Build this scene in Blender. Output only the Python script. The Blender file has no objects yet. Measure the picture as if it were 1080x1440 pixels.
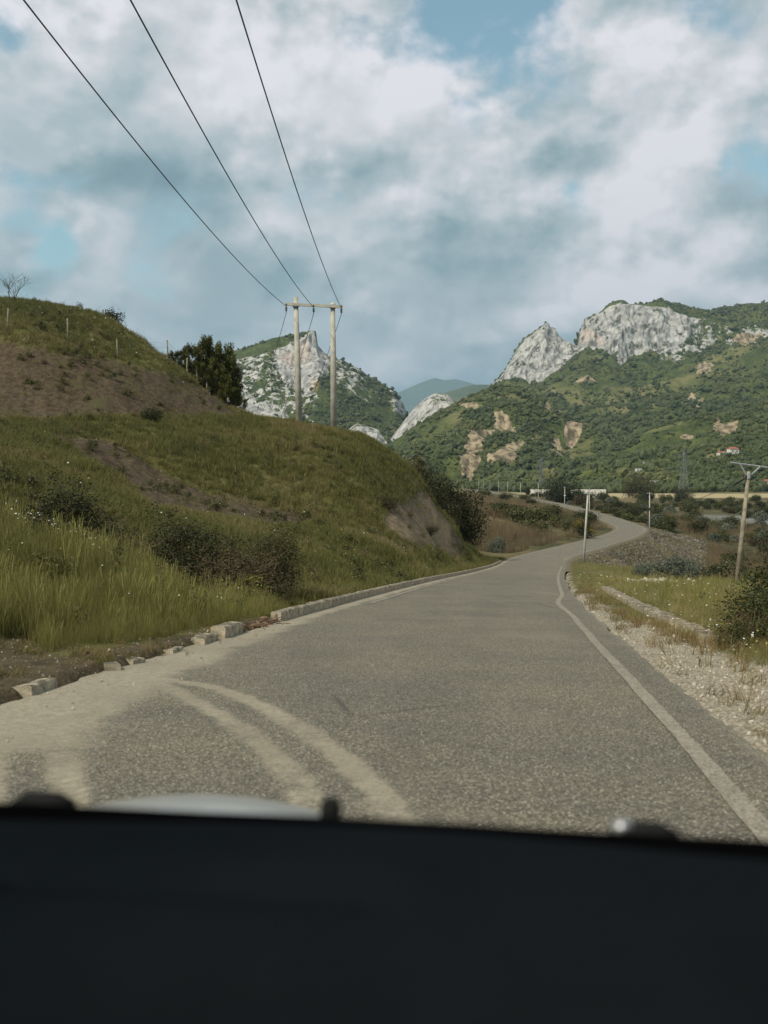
import bpy, math, random
import numpy as np
from mathutils import Matrix, Vector

rng = np.random.default_rng(7)
random.seed(7)
scene = bpy.context.scene
COL = scene.collection
R = math.radians

# ------------------------------------------------------------------ camera
F = 1400.0            # focal length in pixels of a 1080 x 1440 frame
HZ = 672.0            # row of the horizon
EYE = 1.30
PITCH = math.atan((720.0 - HZ) / F)
CP, SP = math.cos(PITCH), math.sin(PITCH)
cam_d = bpy.data.cameras.new('camera')
cam = bpy.data.objects.new('camera', cam_d)
COL.objects.link(cam)
cam.location = (0, 0, EYE)
cam.rotation_euler = (R(90) - PITCH, 0, 0)
cam_d.sensor_fit = 'VERTICAL'
cam_d.sensor_height = 36.0
cam_d.sensor_width = 27.0
cam_d.lens = 36.0 * F / 1440.0
cam_d.clip_start = 0.02
cam_d.clip_end = 60000
cam_d.dof.use_dof = True
cam_d.dof.focus_distance = 45.0
cam_d.dof.aperture_fstop = 2.8
scene.camera = cam
scene.view_settings.view_transform = 'Standard'
scene.view_settings.look = 'None'
scene.view_settings.exposure = 0.30
scene.view_settings.gamma = 1.0
scene.view_settings.use_curve_mapping = False
scene.render.engine = 'CYCLES'
scene.cycles.max_bounces = 6
scene.cycles.diffuse_bounces = 3
scene.cycles.transparent_max_bounces = 8
scene.cycles.use_denoising = True

# ------------------------------------------------------------------ sky and sun
SUN_EL, SUN_AZ = 47.0, 226.0       # azimuth measured clockwise from +Y
sun_dir = Vector((math.sin(R(SUN_AZ)) * math.cos(R(SUN_EL)), math.cos(R(SUN_AZ)) * math.cos(R(SUN_EL)), math.sin(R(SUN_EL))))
sd = bpy.data.lights.new('sun', 'SUN')
sd.energy = 3.8
sd.angle = R(2.0)
sd.color = (1.0, 0.94, 0.80)
sun = bpy.data.objects.new('sun', sd)
COL.objects.link(sun)
sun.rotation_euler = sun_dir.to_track_quat('Z', 'Y').to_euler()
sun.location = (0, 0, 60)


def cam_dir(px, py):
    u, v = (px - 540.0) / F, (720.0 - py) / F
    d = np.array([u, CP + v * SP, -SP + v * CP])
    return d


def W(px, py, D):
    """world point seen at (px, py) at the horizontal distance D ahead of the camera"""
    px, py, D = np.broadcast_arrays(np.asarray(px, float), np.asarray(py, float), np.asarray(D, float))
    u, v = (px - 540.0) / F, (720.0 - py) / F
    dy = CP + v * SP
    dz = -SP + v * CP
    return np.stack([u / dy * D, D, EYE + dz / dy * D], axis=-1)


def project(P):
    P = np.asarray(P, float)
    y, z = P[..., 1], P[..., 2] - EYE
    dep = np.maximum(y * CP - z * SP, 1e-3)
    up = y * SP + z * CP
    return 540.0 + F * P[..., 0] / dep, 720.0 - F * up / dep


class NT:
    """small helper around a node tree"""
    def __init__(self, tree):
        self.t = tree
        self.n, self.l = tree.nodes, tree.links

    def node(self, typ, **kw):
        nd = self.n.new(typ)
        for k, v in kw.items():
            setattr(nd, k, v)
        return nd

    def set(self, sock, v):
        if hasattr(v, 'is_linked') or isinstance(v, bpy.types.NodeSocket):
            self.l.new(v, sock)
        else:
            if isinstance(v, (tuple, list)) and len(v) == 3 and sock.type == 'RGBA':
                v = (*v, 1.0)
            sock.default_value = v

    def math(self, op, a, b=0.0, c=0.0, clamp=False):
        m = self.node('ShaderNodeMath', operation=op, use_clamp=clamp)
        self.set(m.inputs[0], a); self.set(m.inputs[1], b); self.set(m.inputs[2], c)
        return m.outputs[0]

    def vmath(self, op, a, b=(0, 0, 0)):
        m = self.node('ShaderNodeVectorMath', operation=op)
        self.set(m.inputs[0], a)
        if op == 'SCALE':
            self.set(m.inputs[3], b)
        else:
            self.set(m.inputs[1], b)
        return m.outputs['Value'] if op in ('DOT_PRODUCT', 'LENGTH', 'DISTANCE') else m.outputs[0]

    def ramp(self, v, a, b, c=0.0, d=1.0, smooth=True):
        m = self.node('ShaderNodeMapRange', interpolation_type='SMOOTHSTEP' if smooth else 'LINEAR')
        self.set(m.inputs[0], v)
        for i, x in zip((1, 2, 3, 4), (a, b, c, d)):
            self.set(m.inputs[i], x)
        return m.outputs[0]

    def mix(self, f, a, b, blend='MIX'):
        m = self.node('ShaderNodeMix', data_type='RGBA', blend_type=blend)
        self.set(m.inputs[0], f); self.set(m.inputs[6], a); self.set(m.inputs[7], b)
        return m.outputs[2]

    def noise(self, vec, scale, detail=4.0, rough=0.5, dist=0.0, lac=2.0):
        m = self.node('ShaderNodeTexNoise')
        if vec is not None:
            self.set(m.inputs['Vector'], vec)
        m.inputs['Scale'].default_value = scale
        m.inputs['Detail'].default_value = detail
        m.inputs['Roughness'].default_value = rough
        m.inputs['Lacunarity'].default_value = lac
        m.inputs['Distortion'].default_value = dist
        return m.outputs[0]

    def voronoi(self, vec, scale, feature='F1', out='Distance', rand=1.0):
        m = self.node('ShaderNodeTexVoronoi', feature=feature)
        self.set(m.inputs['Vector'], vec)
        m.inputs['Scale'].default_value = scale
        m.inputs['Randomness'].default_value = rand
        return m.outputs[out]


world = bpy.data.worlds.new('World')
scene.world = world
world.use_nodes = True
wt = NT(world.node_tree)
wt.n.clear()
wout = wt.node('ShaderNodeOutputWorld')
sky = wt.node('ShaderNodeTexSky', sky_type='NISHITA')
sky.sun_disc = False
sky.sun_elevation = R(SUN_EL)
sky.sun_rotation = R(SUN_AZ)
sky.altitude = 200
sky.air_density = 1.0
sky.dust_density = 1.5
sky.ozone_density = 1.0
tc = wt.node('ShaderNodeTexCoord')
vd = tc.outputs['Generated']
sep = wt.node('ShaderNodeSeparateXYZ')
wt.l.new(vd, sep.inputs[0])
pl = wt.vmath('MULTIPLY', vd, (1.0, 1.0, 1.35))


def blobs(lst):
    tot = None
    for px, py, rad, amp in lst:
        d = cam_dir(px, py)
        d = d / np.linalg.norm(d)
        dist = wt.vmath('DISTANCE', vd, tuple(float(q) for q in d))
        w = wt.ramp(dist, rad / F, 0.0, 0.0, amp)
        tot = w if tot is None else wt.math('ADD', tot, w)
    return tot


pw = wt.vmath('ADD', pl, (1.2, 6.3, 3.4))
n_cov = wt.noise(pw, 3.5, 9.0, 0.52, 0.0)
n_cov2 = wt.noise(wt.vmath('ADD', pl, (9.1, 4.2, 2.0)), 13.0, 6.0, 0.52, 0.1)
cov = wt.math('ADD', wt.math('MULTIPLY', n_cov, 0.55), wt.math('MULTIPLY', n_cov2, 0.45))
gap = blobs([(705, 40, 170, -0.25), (620, 25, 90, -0.13), (510, 40, 80, -0.16), (25, 275, 110, -0.22), (85, 348, 55, -0.17),
             (228, 215, 55, -0.17), (1060, 222, 95, -0.24), (985, 0, 60, -0.2), (0, 45, 70, -0.2), (800, 262, 40, -0.10), (150, 180, 40, -0.1)])
cov = wt.math('ADD', wt.math('ADD', wt.math('ADD', cov, gap), 0.118), wt.ramp(sep.outputs[2], 0.26, 0.05, 0.0, 0.14))
n_edge = wt.noise(wt.vmath('ADD', pl, (2.2, 8.2, 6.0)), 34.0, 6.0, 0.6)
cov = wt.math('ADD', cov, wt.math('MULTIPLY', wt.math('SUBTRACT', n_edge, 0.5), 0.16))
alpha = wt.ramp(cov, 0.41, 0.56)
# light and dark within the cloud deck: the same noise looked up a little nearer to the sun
n_off = wt.noise(wt.vmath('ADD', pw, (-0.012, 0.0, 0.035)), 3.5, 9.0, 0.52, 0.0)
relief = wt.math('MULTIPLY', wt.math('SUBTRACT', wt.ramp(n_cov, 0.40, 0.60), wt.ramp(n_off, 0.40, 0.60)), 0.22)
n_off2 = wt.noise(wt.vmath('ADD', pl, (9.1 - 0.005, 4.2, 2.0 + 0.012)), 13.0, 6.0, 0.52, 0.1)
relief2 = wt.math('MULTIPLY', wt.math('SUBTRACT', wt.ramp(n_cov2, 0.38, 0.62), wt.ramp(n_off2, 0.38, 0.62)), 0.3)
n_big = wt.noise(wt.vmath('ADD', pl, (1.7, 7.7, 5.0)), 3.2, 7.0, 0.55, 0.0)
bri = blobs([(470, 140, 300, 0.26), (560, 110, 120, 0.12), (300, 130, 160, 0.14), (860, 40, 180, 0.16), (920, 280, 180, 0.30), (990, 205, 50, 0.25), (150, 345, 90, 0.20), (255, 395, 60, 0.18),
             (30, 370, 110, 0.14), (690, 190, 120, 0.12), (560, 490, 150, 0.12), (1050, 380, 90, 0.16), (290, 425, 210, -0.20), (590, 390, 220, -0.08), (810, 150, 170, -0.26), (120, 60, 200, -0.14),
             (230, 290, 130, -0.08), (1010, 140, 130, -0.08), (840, 380, 220, 0.06), (330, 330, 150, -0.06)])
br = wt.math('ADD', wt.math('MULTIPLY', wt.math('SUBTRACT', n_big, 0.5), 0.95), wt.math('MULTIPLY', relief, 3.2))
br = wt.math('ADD', br, wt.math('MULTIPLY', relief2, 0.65))
br = wt.math('ADD', wt.math('ADD', br, bri), 0.62, clamp=True)
cr = wt.node('ShaderNodeValToRGB')
wt.l.new(br, cr.inputs[0])
e = cr.color_ramp.elements
e[0].position = 0.0; e[0].color = (0.150, 0.225, 0.250, 1)
e[1].position = 1.0; e[1].color = (0.73, 0.70, 0.735, 1)
for pos, c in ((0.30, (0.230, 0.315, 0.340)), (0.55, (0.375, 0.43, 0.455)), (0.8, (0.57, 0.575, 0.60))):
    q = e.new(pos); q.color = (*c, 1)
bg_clear = wt.node('ShaderNodeBackground')
tint = wt.mix(1.0, sky.outputs[0], (0.92, 1.02, 0.80), 'MULTIPLY')
wt.l.new(tint, bg_clear.inputs[0])
bg_clear.inputs[1].default_value = 0.15
bg_cloud = wt.node('ShaderNodeBackground')
wt.l.new(cr.outputs[0], bg_cloud.inputs[0])
bg_cloud.inputs[1].default_value = 1.0
wm = wt.node('ShaderNodeMixShader')
wt.l.new(alpha, wm.inputs[0])
wt.l.new(bg_clear.outputs[0], wm.inputs[1])
wt.l.new(bg_cloud.outputs[0], wm.inputs[2])
wt.l.new(wm.outputs[0], wout.inputs[0])

# ------------------------------------------------------------------ helpers


def tag(o, label=None, cat=None, group=None, kind=None):
    if label: o['label'] = label
    if cat: o['category'] = cat
    if group: o['group'] = group
    if kind: o['kind'] = kind
    return o


def empty(name, loc=(0, 0, 0), rot=(0, 0, 0)):
    o = bpy.data.objects.new(name, None)
    o.location = loc
    o.rotation_euler = rot
    o.empty_display_size = 0.2
    COL.objects.link(o)
    return o


def mesh_np(name, V, Fq, mat=None, smooth=False):
    """mesh from a vertex array and a face array (all faces the same size) or a list of faces"""
    me = bpy.data.meshes.new(name)
    V = np.asarray(V, np.float32)
    if isinstance(Fq, np.ndarray):
        nf, k = Fq.shape
        me.vertices.add(len(V))
        me.vertices.foreach_set('co', V.ravel())
        me.loops.add(nf * k)
        me.loops.foreach_set('vertex_index', Fq.astype(np.int32).ravel())
        me.polygons.add(nf)
        me.polygons.foreach_set('loop_start', np.arange(0, nf * k, k, dtype=np.int32))
        me.update(calc_edges=True)
    else:
        me.from_pydata(V.tolist(), [], Fq)
        me.update()
    if smooth:
        me.polygons.foreach_set('use_smooth', np.ones(len(me.polygons), bool))
    if mat:
        me.materials.append(mat)
    return me


def obj(name, me, parent=None, loc=None, rot=None):
    o = bpy.data.objects.new(name, me)
    COL.objects.link(o)
    if parent is not None:
        o.parent = parent
    if loc is not None: o.location = loc
    if rot is not None: o.rotation_euler = rot
    return o


def attr(me, name, vals, typ='FLOAT'):
    a = me.attributes.new(name, typ, 'POINT')
    a.data.foreach_set('value' if typ in ('FLOAT', 'INT') else 'vector', np.asarray(vals, np.int32 if typ == 'INT' else np.float32).ravel())


class MB:
    """collects simple shapes into one mesh"""
    def __init__(self):
        self.v, self.f = [], []

    def add(self, vs, fs):
        n = len(self.v)
        self.v += [tuple(map(float, p)) for p in vs]
        self.f += [tuple(i + n for i in f) for f in fs]
        return self

    def box(self, c, s, rot=None):
        pts = []
        for dz in (-.5, .5):
            for dx, dy in ((-.5, -.5), (.5, -.5), (.5, .5), (-.5, .5)):
                p = Vector((dx * s[0], dy * s[1], dz * s[2]))
                if rot is not None: p = rot @ p
                pts.append((c[0] + p[0], c[1] + p[1], c[2] + p[2]))
        return self.add(pts, [(3, 2, 1, 0), (4, 5, 6, 7), (0, 1, 5, 4), (1, 2, 6, 5), (2, 3, 7, 6), (3, 0, 4, 7)])

    def tube(self, path, rad, seg=6, cap=True):
        path = [Vector(p) for p in path]
        rad = [rad] * len(path) if np.isscalar(rad) else list(rad)
        rings = []
        ref = Vector((0.13, 0.97, 0.2))
        for i, p in enumerate(path):
            t = (path[min(i + 1, len(path) - 1)] - path[max(i - 1, 0)]).normalized()
            r_ = ref if abs(t.dot(ref)) < 0.95 else Vector((1, 0, 0))
            a = t.cross(r_).normalized(); b = t.cross(a)
            rings.append([p + (a * math.cos(2 * math.pi * k / seg) + b * math.sin(2 * math.pi * k / seg)) * rad[i] for k in range(seg)])
        vs = [q for r_ in rings for q in r_]
        fs = []
        for i in range(len(path) - 1):
            for k in range(seg):
                k2 = (k + 1) % seg
                fs.append((i * seg + k, i * seg + k2, (i + 1) * seg + k2, (i + 1) * seg + k))
        if cap:
            fs.append(tuple(range(seg))[::-1])
            fs.append(tuple((len(path) - 1) * seg + k for k in range(seg)))
        return self.add(vs, fs)

    def mesh(self, name, mat, smooth=False):
        me = bpy.data.meshes.new(name)
        me.from_pydata(self.v, [], self.f)
        me.update()
        if smooth:
            me.polygons.foreach_set('use_smooth', np.ones(len(me.polygons), bool))
        me.materials.append(mat)
        return me

    def build(self, name, mat, parent=None, smooth=False):
        return obj(name, self.mesh(name, mat, smooth), parent)


def grid_faces(nr, nc, wrap=False):
    i = np.arange(nr - 1)[:, None]
    j = np.arange(nc if wrap else nc - 1)[None, :]
    j2 = (j + 1) % nc
    a = i * nc + j; b = i * nc + j2
    return np.stack([a, b, b + nc, a + nc], -1).reshape(-1, 4)


def hash01(ix, iy, iz, seed=0):
    h = (ix.astype(np.uint32) * np.uint32(374761393) + iy.astype(np.uint32) * np.uint32(668265263)
         + iz.astype(np.uint32) * np.uint32(2246822519) + np.uint32(seed * 3266489917 % 4294967296))
    h = (h ^ (h >> np.uint32(13))) * np.uint32(1274126177)
    h = (h ^ (h >> np.uint32(16))) * np.uint32(2654435761)
    h ^= h >> np.uint32(15)
    return h.astype(np.float64) / 4294967295.0


def vnoise(P, seed=0):
    P = np.asarray(P, float)
    if P.shape[-1] == 2:
        P = np.concatenate([P, np.zeros(P.shape[:-1] + (1,))], -1)
    f = np.floor(P)
    t = P - f
    t = t * t * t * (t * (t * 6 - 15) + 10)
    i = f.astype(np.int64)
    out = 0.0
    for dx in (0, 1):
        wx = t[..., 0] if dx else 1 - t[..., 0]
        for dy in (0, 1):
            wy = t[..., 1] if dy else 1 - t[..., 1]
            for dz in (0, 1):
                wz = t[..., 2] if dz else 1 - t[..., 2]
                out = out + wx * wy * wz * hash01(i[..., 0] + dx, i[..., 1] + dy, i[..., 2] + dz, seed)
    return out * 2 - 1


def fbm(P, octv=4, gain=0.5, seed=0, ridged=False):
    P = np.asarray(P, float)
    tot, amp, nrm = 0.0, 1.0, 0.0
    for o in range(octv):
        n = vnoise(P * (2.03 ** o) + 17.3 * o, seed + o)
        if ridged:
            n = 1 - 2 * np.abs(n)
        tot = tot + n * amp
        nrm += amp
        amp *= gain
    return tot / nrm


def pchip(xs, ys):
    xs, ys = np.asarray(xs, float), np.asarray(ys, float)
    h = np.diff(xs); d = np.diff(ys) / h
    m = np.zeros_like(xs)
    m[1:-1] = np.where(d[:-1] * d[1:] > 0, 3 * (h[:-1] + h[1:]) / ((2 * h[1:] + h[:-1]) / np.where(d[:-1] == 0, 1, d[:-1]) + (h[1:] + 2 * h[:-1]) / np.where(d[1:] == 0, 1, d[1:])), 0)
    m[0], m[-1] = d[0], d[-1]

    def f(x):
        x = np.asarray(x, float)
        i = np.clip(np.searchsorted(xs, x) - 1, 0, len(xs) - 2)
        t = (x - xs[i]) / h[i]
        y = ((1 + 2 * t) * (1 - t) ** 2 * ys[i] + t * (1 - t) ** 2 * h[i] * m[i] + t * t * (3 - 2 * t) * ys[i + 1] + t * t * (t - 1) * h[i] * m[i + 1])
        y = np.where(x < xs[0], ys[0] + m[0] * (x - xs[0]), y)
        return np.where(x > xs[-1], ys[-1] + m[-1] * (x - xs[-1]), y)
    return f


def sstep(a, b, x):
    t = np.clip((np.asarray(x, float) - a) / (b - a), 0, 1)
    return t * t * (3 - 2 * t)


def seg_dist(P, poly):
    """distance of 2d points to a polyline"""
    best = np.full(P.shape[:-1], 1e9)
    for a, b in zip(poly[:-1], poly[1:]):
        a, b = np.asarray(a, float), np.asarray(b, float)
        ab = b - a
        t = np.clip(((P - a) @ ab) / max(ab @ ab, 1e-9), 0, 1)
        best = np.minimum(best, np.linalg.norm(P - (a + t[..., None] * ab), axis=-1))
    return best


def inside(P, poly):
    x, y = P[..., 0], P[..., 1]
    c = np.zeros(x.shape, bool)
    n = len(poly)
    for i in range(n):
        x1, y1 = poly[i]; x2, y2 = poly[(i + 1) % n]
        hit = ((y1 > y) != (y2 > y)) & (x < (x2 - x1) * (y - y1) / ((y2 - y1) or 1e-9) + x1)
        c ^= hit
    return c


def sdf(P, poly):
    d = seg_dist(P, list(poly) + [poly[0]])
    return np.where(inside(P, poly), -d, d)


# ------------------------------------------------------------------ materials
MAT = {}


def new_mat(name, rough=0.85, spec=0.25):
    m = bpy.data.materials.new(name)
    m.use_nodes = True
    t = NT(m.node_tree)
    b = t.n['Principled BSDF']
    b.inputs['Roughness'].default_value = rough
    b.inputs['Specular IOR Level'].default_value = spec
    MAT[name] = m
    return m, t, b


def bump(t, b, h, strength=0.5, dist=0.02):
    n = t.node('ShaderNodeBump')
    n.inputs['Strength'].default_value = strength
    n.inputs['Distance'].default_value = dist
    t.l.new(h, n.inputs['Height'])
    t.l.new(n.outputs[0], b.inputs['Normal'])


def pos(t):
    return t.node('ShaderNodeNewGeometry').outputs['Position']


def att(t, name, typ='GEOMETRY', out='Fac'):
    a = t.node('ShaderNodeAttribute', attribute_type=typ, attribute_name=name)
    return a.outputs[out]


def simple(name, c1, c2, scale=8.0, rough=0.8, spec=0.25, bmp=0.0, bscale=40.0, obj_rand=0.0, metal=0.0):
    m, t, b = new_mat(name, rough, spec)
    tcn = t.node('ShaderNodeTexCoord').outputs['Object']
    n = t.noise(tcn, scale, 5, 0.6)
    c = t.mix(t.ramp(n, 0.35, 0.65), c1, c2)
    if obj_rand:
        r = t.node('ShaderNodeObjectInfo').outputs['Random']
        c = t.mix(1.0, c, t.mix(r, (1 - obj_rand,) * 3, (1 + obj_rand,) * 3), 'MULTIPLY')
    t.l.new(c, b.inputs['Base Color'])
    b.inputs['Metallic'].default_value = metal
    if bmp:
        bump(t, b, t.noise(tcn, bscale, 4, 0.6), bmp, 0.01)
    return m


def leaf_mat(name, c1, c2, c3=None, inst=False, trans=0.25):
    """foliage: colour differs leaf by leaf (mesh attribute 'tone') and plant by plant"""
    m, t, b = new_mat(name, 0.6, 0.3)
    r = att(t, 'tint', 'INSTANCER') if inst else t.node('ShaderNodeObjectInfo').outputs['Random']
    tone = att(t, 'tone')
    c = t.mix(tone, c1, c2)
    c = t.mix(1.0, c, t.mix(r, (0.72, 0.76, 0.72), (1.25, 1.18, 1.1)), 'MULTIPLY')
    if c3:
        c = t.mix(t.ramp(r, 0.72, 0.98), c, c3)
    t.l.new(c, b.inputs['Base Color'])
    tr = t.node('ShaderNodeBsdfTranslucent')
    t.l.new(c, tr.inputs[0])
    ms = t.node('ShaderNodeMixShader')
    ms.inputs[0].default_value = trans
    t.l.new(b.outputs[0], ms.inputs[1]); t.l.new(tr.outputs[0], ms.inputs[2])
    t.l.new(ms.outputs[0], t.n['Material Output'].inputs[0])
    return m

# ------------------------------------------------------------------ road line and ground height
SLOPE = (777.0 - HZ) / F
_bend = lambda y: 2.3 * np.clip((y - 20.0) / 59.0, 0, None) ** 1.5
_ky = np.array([-60, -20, 0, 10, 20, 30, 40, 50, 60, 70, 80.])
_kx = -4.3 + 0.133 * _ky + _bend(_ky) + 2.95
_fy = np.array([100, 130, 165, 200, 240, 300, 420, 540, 680, 800, 900.])
_fx = np.array([15.6, 26.2, 39.5, 49.6, 56.2, 62.5, 70.5, 73.5, 73.5, 69.5, 62.])
road_x = pchip(np.concatenate([_ky, _fy]), np.concatenate([_kx, _fx]))
road_z = pchip([-60, 0, 40, 70, 85, 100, 130, 165, 200, 240, 300, 420, 540, 680, 800, 900],
               [60 * SLOPE, 0, -40 * SLOPE, -70 * SLOPE, -6.2, -6.9, -7.6, -8.2, -8.8, -9.3, -9.4, -9.2, -9.1, -8.5, -7.9, -7.6])
HALF = 2.95


def road_frame(y):
    """centre, unit normal to the right and height of the road at y"""
    y = np.asarray(y, float)
    h = (road_x(y + 0.5) - road_x(y - 0.5))
    nrm = np.stack([np.ones_like(h), -h], -1) / np.sqrt(1 + h * h)[..., None]
    return road_x(y), nrm, road_z(y)


def road_d(x, y):
    """signed distance to the right of the centre line, and y of the foot point"""
    yf = np.asarray(y, float).copy()
    for _ in range(4):
        h = road_x(yf + 0.5) - road_x(yf - 0.5)
        yf = yf + ((x - road_x(yf)) * h + (y - yf)) / (1 + h * h) * 0.9
        yf = np.clip(yf, -60, 900)
    dx, dy = x - road_x(yf), y - yf
    h = road_x(yf + 0.5) - road_x(yf - 0.5)
    s = (dx - dy * h) / np.sqrt(1 + h * h)
    return np.sign(s) * np.hypot(dx, dy), yf


# control points of the land: (px, py, distance) seen in the photograph ...
cp = [
    # foreground mound and gully on the left
    (-250, 700, 18), (-120, 715, 18), (0, 745, 18), (100, 785, 18), (200, 826, 17.6), (270, 862, 17.2),
    (-200, 860, 12), (0, 875, 13), (100, 890, 12.8), (190, 893, 13.4), (0, 930, 10.4), (-200, 900, 9.5),
    (60, 805, 24), (150, 815, 24), (240, 830, 23.5), (310, 842, 23.5), (380, 845, 24), (440, 842, 25),
    # slope between gully and path
    (-150, 640, 32), (0, 650, 36), (0, 705, 28), (120, 722, 30), (230, 762, 30), (330, 775, 31), (420, 795, 31), (480, 803, 33),
    (520, 790, 38), (560, 800, 40), (100, 670, 38), (220, 715, 38), (330, 740, 38), (430, 765, 39),
    # path
    (530, 762, 48), (450, 738, 50), (330, 717, 49), (230, 690, 48), (150, 642, 49), (60, 612, 50), (-120, 600, 50),
    # knoll
    (300, 628, 57), (400, 640, 61), (500, 666, 60), (360, 680, 54.5), (450, 695, 55.5), (260, 655, 52.5), (400, 606, 69), (500, 628, 68), (540, 725, 57), (200, 622, 54), (590, 760, 62), (620, 775, 68), (600, 735, 68),
    (330, 589, 74), (420, 595, 76), (470, 604, 76), (540, 627, 76), (570, 650, 77), (600, 693, 77.5), (640, 748, 79), (662, 786, 80),
    # bench and cut face
    (-150, 590, 50), (0, 599, 52), (100, 601, 54), (200, 596, 58), (280, 589, 67), (0, 590, 57), (110, 591, 59), (200, 586, 63),
    (0, 490, 66), (100, 500, 66.5), (200, 521, 69), (260, 546, 72), (318, 577, 74.5), (-150, 480, 64),
    # upper ridge
    (-150, 465, 66), (13, 465, 67), (98, 487, 69), (168, 507, 71), (232, 517, 73.5), (-150, 418, 78), (0, 426, 79), (100, 438, 80), (170, 459, 80), (205, 482, 78),
    # land falling away behind the ridge
    (240, 540, 83), (262, 560, 84), (290, 582, 86), (320, 600, 87), (342, 612, 88), (380, 620, 89), (440, 640, 90), (205, 508, 87), (170, 478, 89), (100, 455, 92), (0, 445, 92), (345, 589, 76), (375, 591, 76),
    # right hand verge and meadow
    (1080, 1010, 8.1), (1250, 1000, 8.6), (1080, 940, 11.2), (1250, 940, 11.4), (1000, 850, 27), (1080, 852, 27), (1250, 850, 27), (960, 832, 40), (1080, 836, 42), (1035, 826, 57), (1120, 828, 57),
    (950, 822, 60), (880, 812, 66), (860, 800, 78), (830, 790, 92), (1250, 826, 57), (900, 826, 44), (1000, 822, 62),
    # inside of the road bend
    (690, 778, 118), (700, 742, 170), (760, 742, 190), (700, 712, 260), (660, 705, 260), (660, 697, 360), (740, 715, 300), (790, 735, 230), (640, 690, 480),
]
CPX = [W(*c) for c in cp]
# ... and land that no pixel fixes (x, y, z)
CPX += [np.array(c, float) for c in [
    (-30, 8, 2.0), (-16, 6, 0.7), (-60, 20, 7), (-50, 45, 9), (-60, 75, 18), (-30, -20, 4.5), (-12, -15, 1.6), (-60, -40, 12), (30, -40, 1.5), (60, -20, -3), (14, -15, 0.8),
    (-40, 105, 13), (-25, 105, 9.5), (-15, 100, 5.0), (-8, 97, 2.8), (0, 95, -0.6), (5, 94, -4.0), (10, 100, -6.6), (-60, 140, 10), (-20, 150, 2), (0, 150, -4), (14, 150, -6.6),
    (-60, 300, 8), (0, 300, -2), (-100, 600, 4), (20, 600, -5.5), (-300, 400, 20), (-200, 100, 30), (-200, 0, 26),
    (30, 20, -2.5), (60, 30, -5.5), (34, 75, -8.5), (27, 88, -9.5), (24, 100, -10.2), (31, 120, -11.6), (40, 100, -11.8), (40, 140, -12.2), (52, 160, -12.4), (62, 185, -12.4), (70, 120, -12.2), (60, 80, -10.5),
    (66, 215, -12.4), (74, 260, -12.4), (110, 200, -12.5), (90, 330, -12.8), (150, 330, -13), (200, 200, -12.5), (200, 60, -11), (100, 450, -12.3), (250, 500, -12.3), (150, 650, -11.8), (300, 650, -11.8),
    (60, 850, -11.0), (250, 850, -11.5), (450, 800, -11.5), (-100, 900, -4), (0, 900, -8)]]
CPX = np.array(CPX)
for side in (-1, 1):
    for y in [-40, -20, -8, 0, 5, 10, 15, 20, 26, 33, 42, 52, 62, 72, 82, 92, 105, 120, 140, 160, 185, 210, 240, 300, 380, 480, 600, 750]:
        c, n, z = road_frame(y)
        off = side * (HALF + (0.5 if side < 0 else 0.9))
        CPX = np.vstack([CPX, [[c + n[0] * off, y + n[1] * off, z + (0.10 if side < 0 else -0.02)]]])
_c2 = 2.5 ** 2


def _phi(r2):
    return -np.sqrt(r2 + _c2)


_n = len(CPX)
_A = np.zeros((_n + 3, _n + 3))
_d2 = ((CPX[:, None, :2] - CPX[None, :, :2]) ** 2).sum(-1)
_A[:_n, :_n] = _phi(_d2) + np.eye(_n) * 0.10
_A[:_n, _n] = 1; _A[:_n, _n + 1:] = CPX[:, :2] / 100
_A[_n, :_n] = 1; _A[_n + 1:, :_n] = CPX[:, :2].T / 100
_w = np.linalg.solve(_A, np.concatenate([CPX[:, 2], [0, 0, 0]]))


def land(x, y):
    x, y = np.asarray(x, float), np.asarray(y, float)
    sh = x.shape
    x, y = x.ravel(), y.ravel()
    out = np.zeros(len(x))
    for a in range(0, len(x), 40000):
        b = slice(a, a + 40000)
        d2 = (x[b, None] - CPX[None, :, 0]) ** 2 + (y[b, None] - CPX[None, :, 1]) ** 2
        out[b] = _phi(d2) @ _w[:_n] + _w[_n] + _w[_n + 1] * x[b] / 100 + _w[_n + 2] * y[b] / 100
    return out.reshape(sh)


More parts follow.
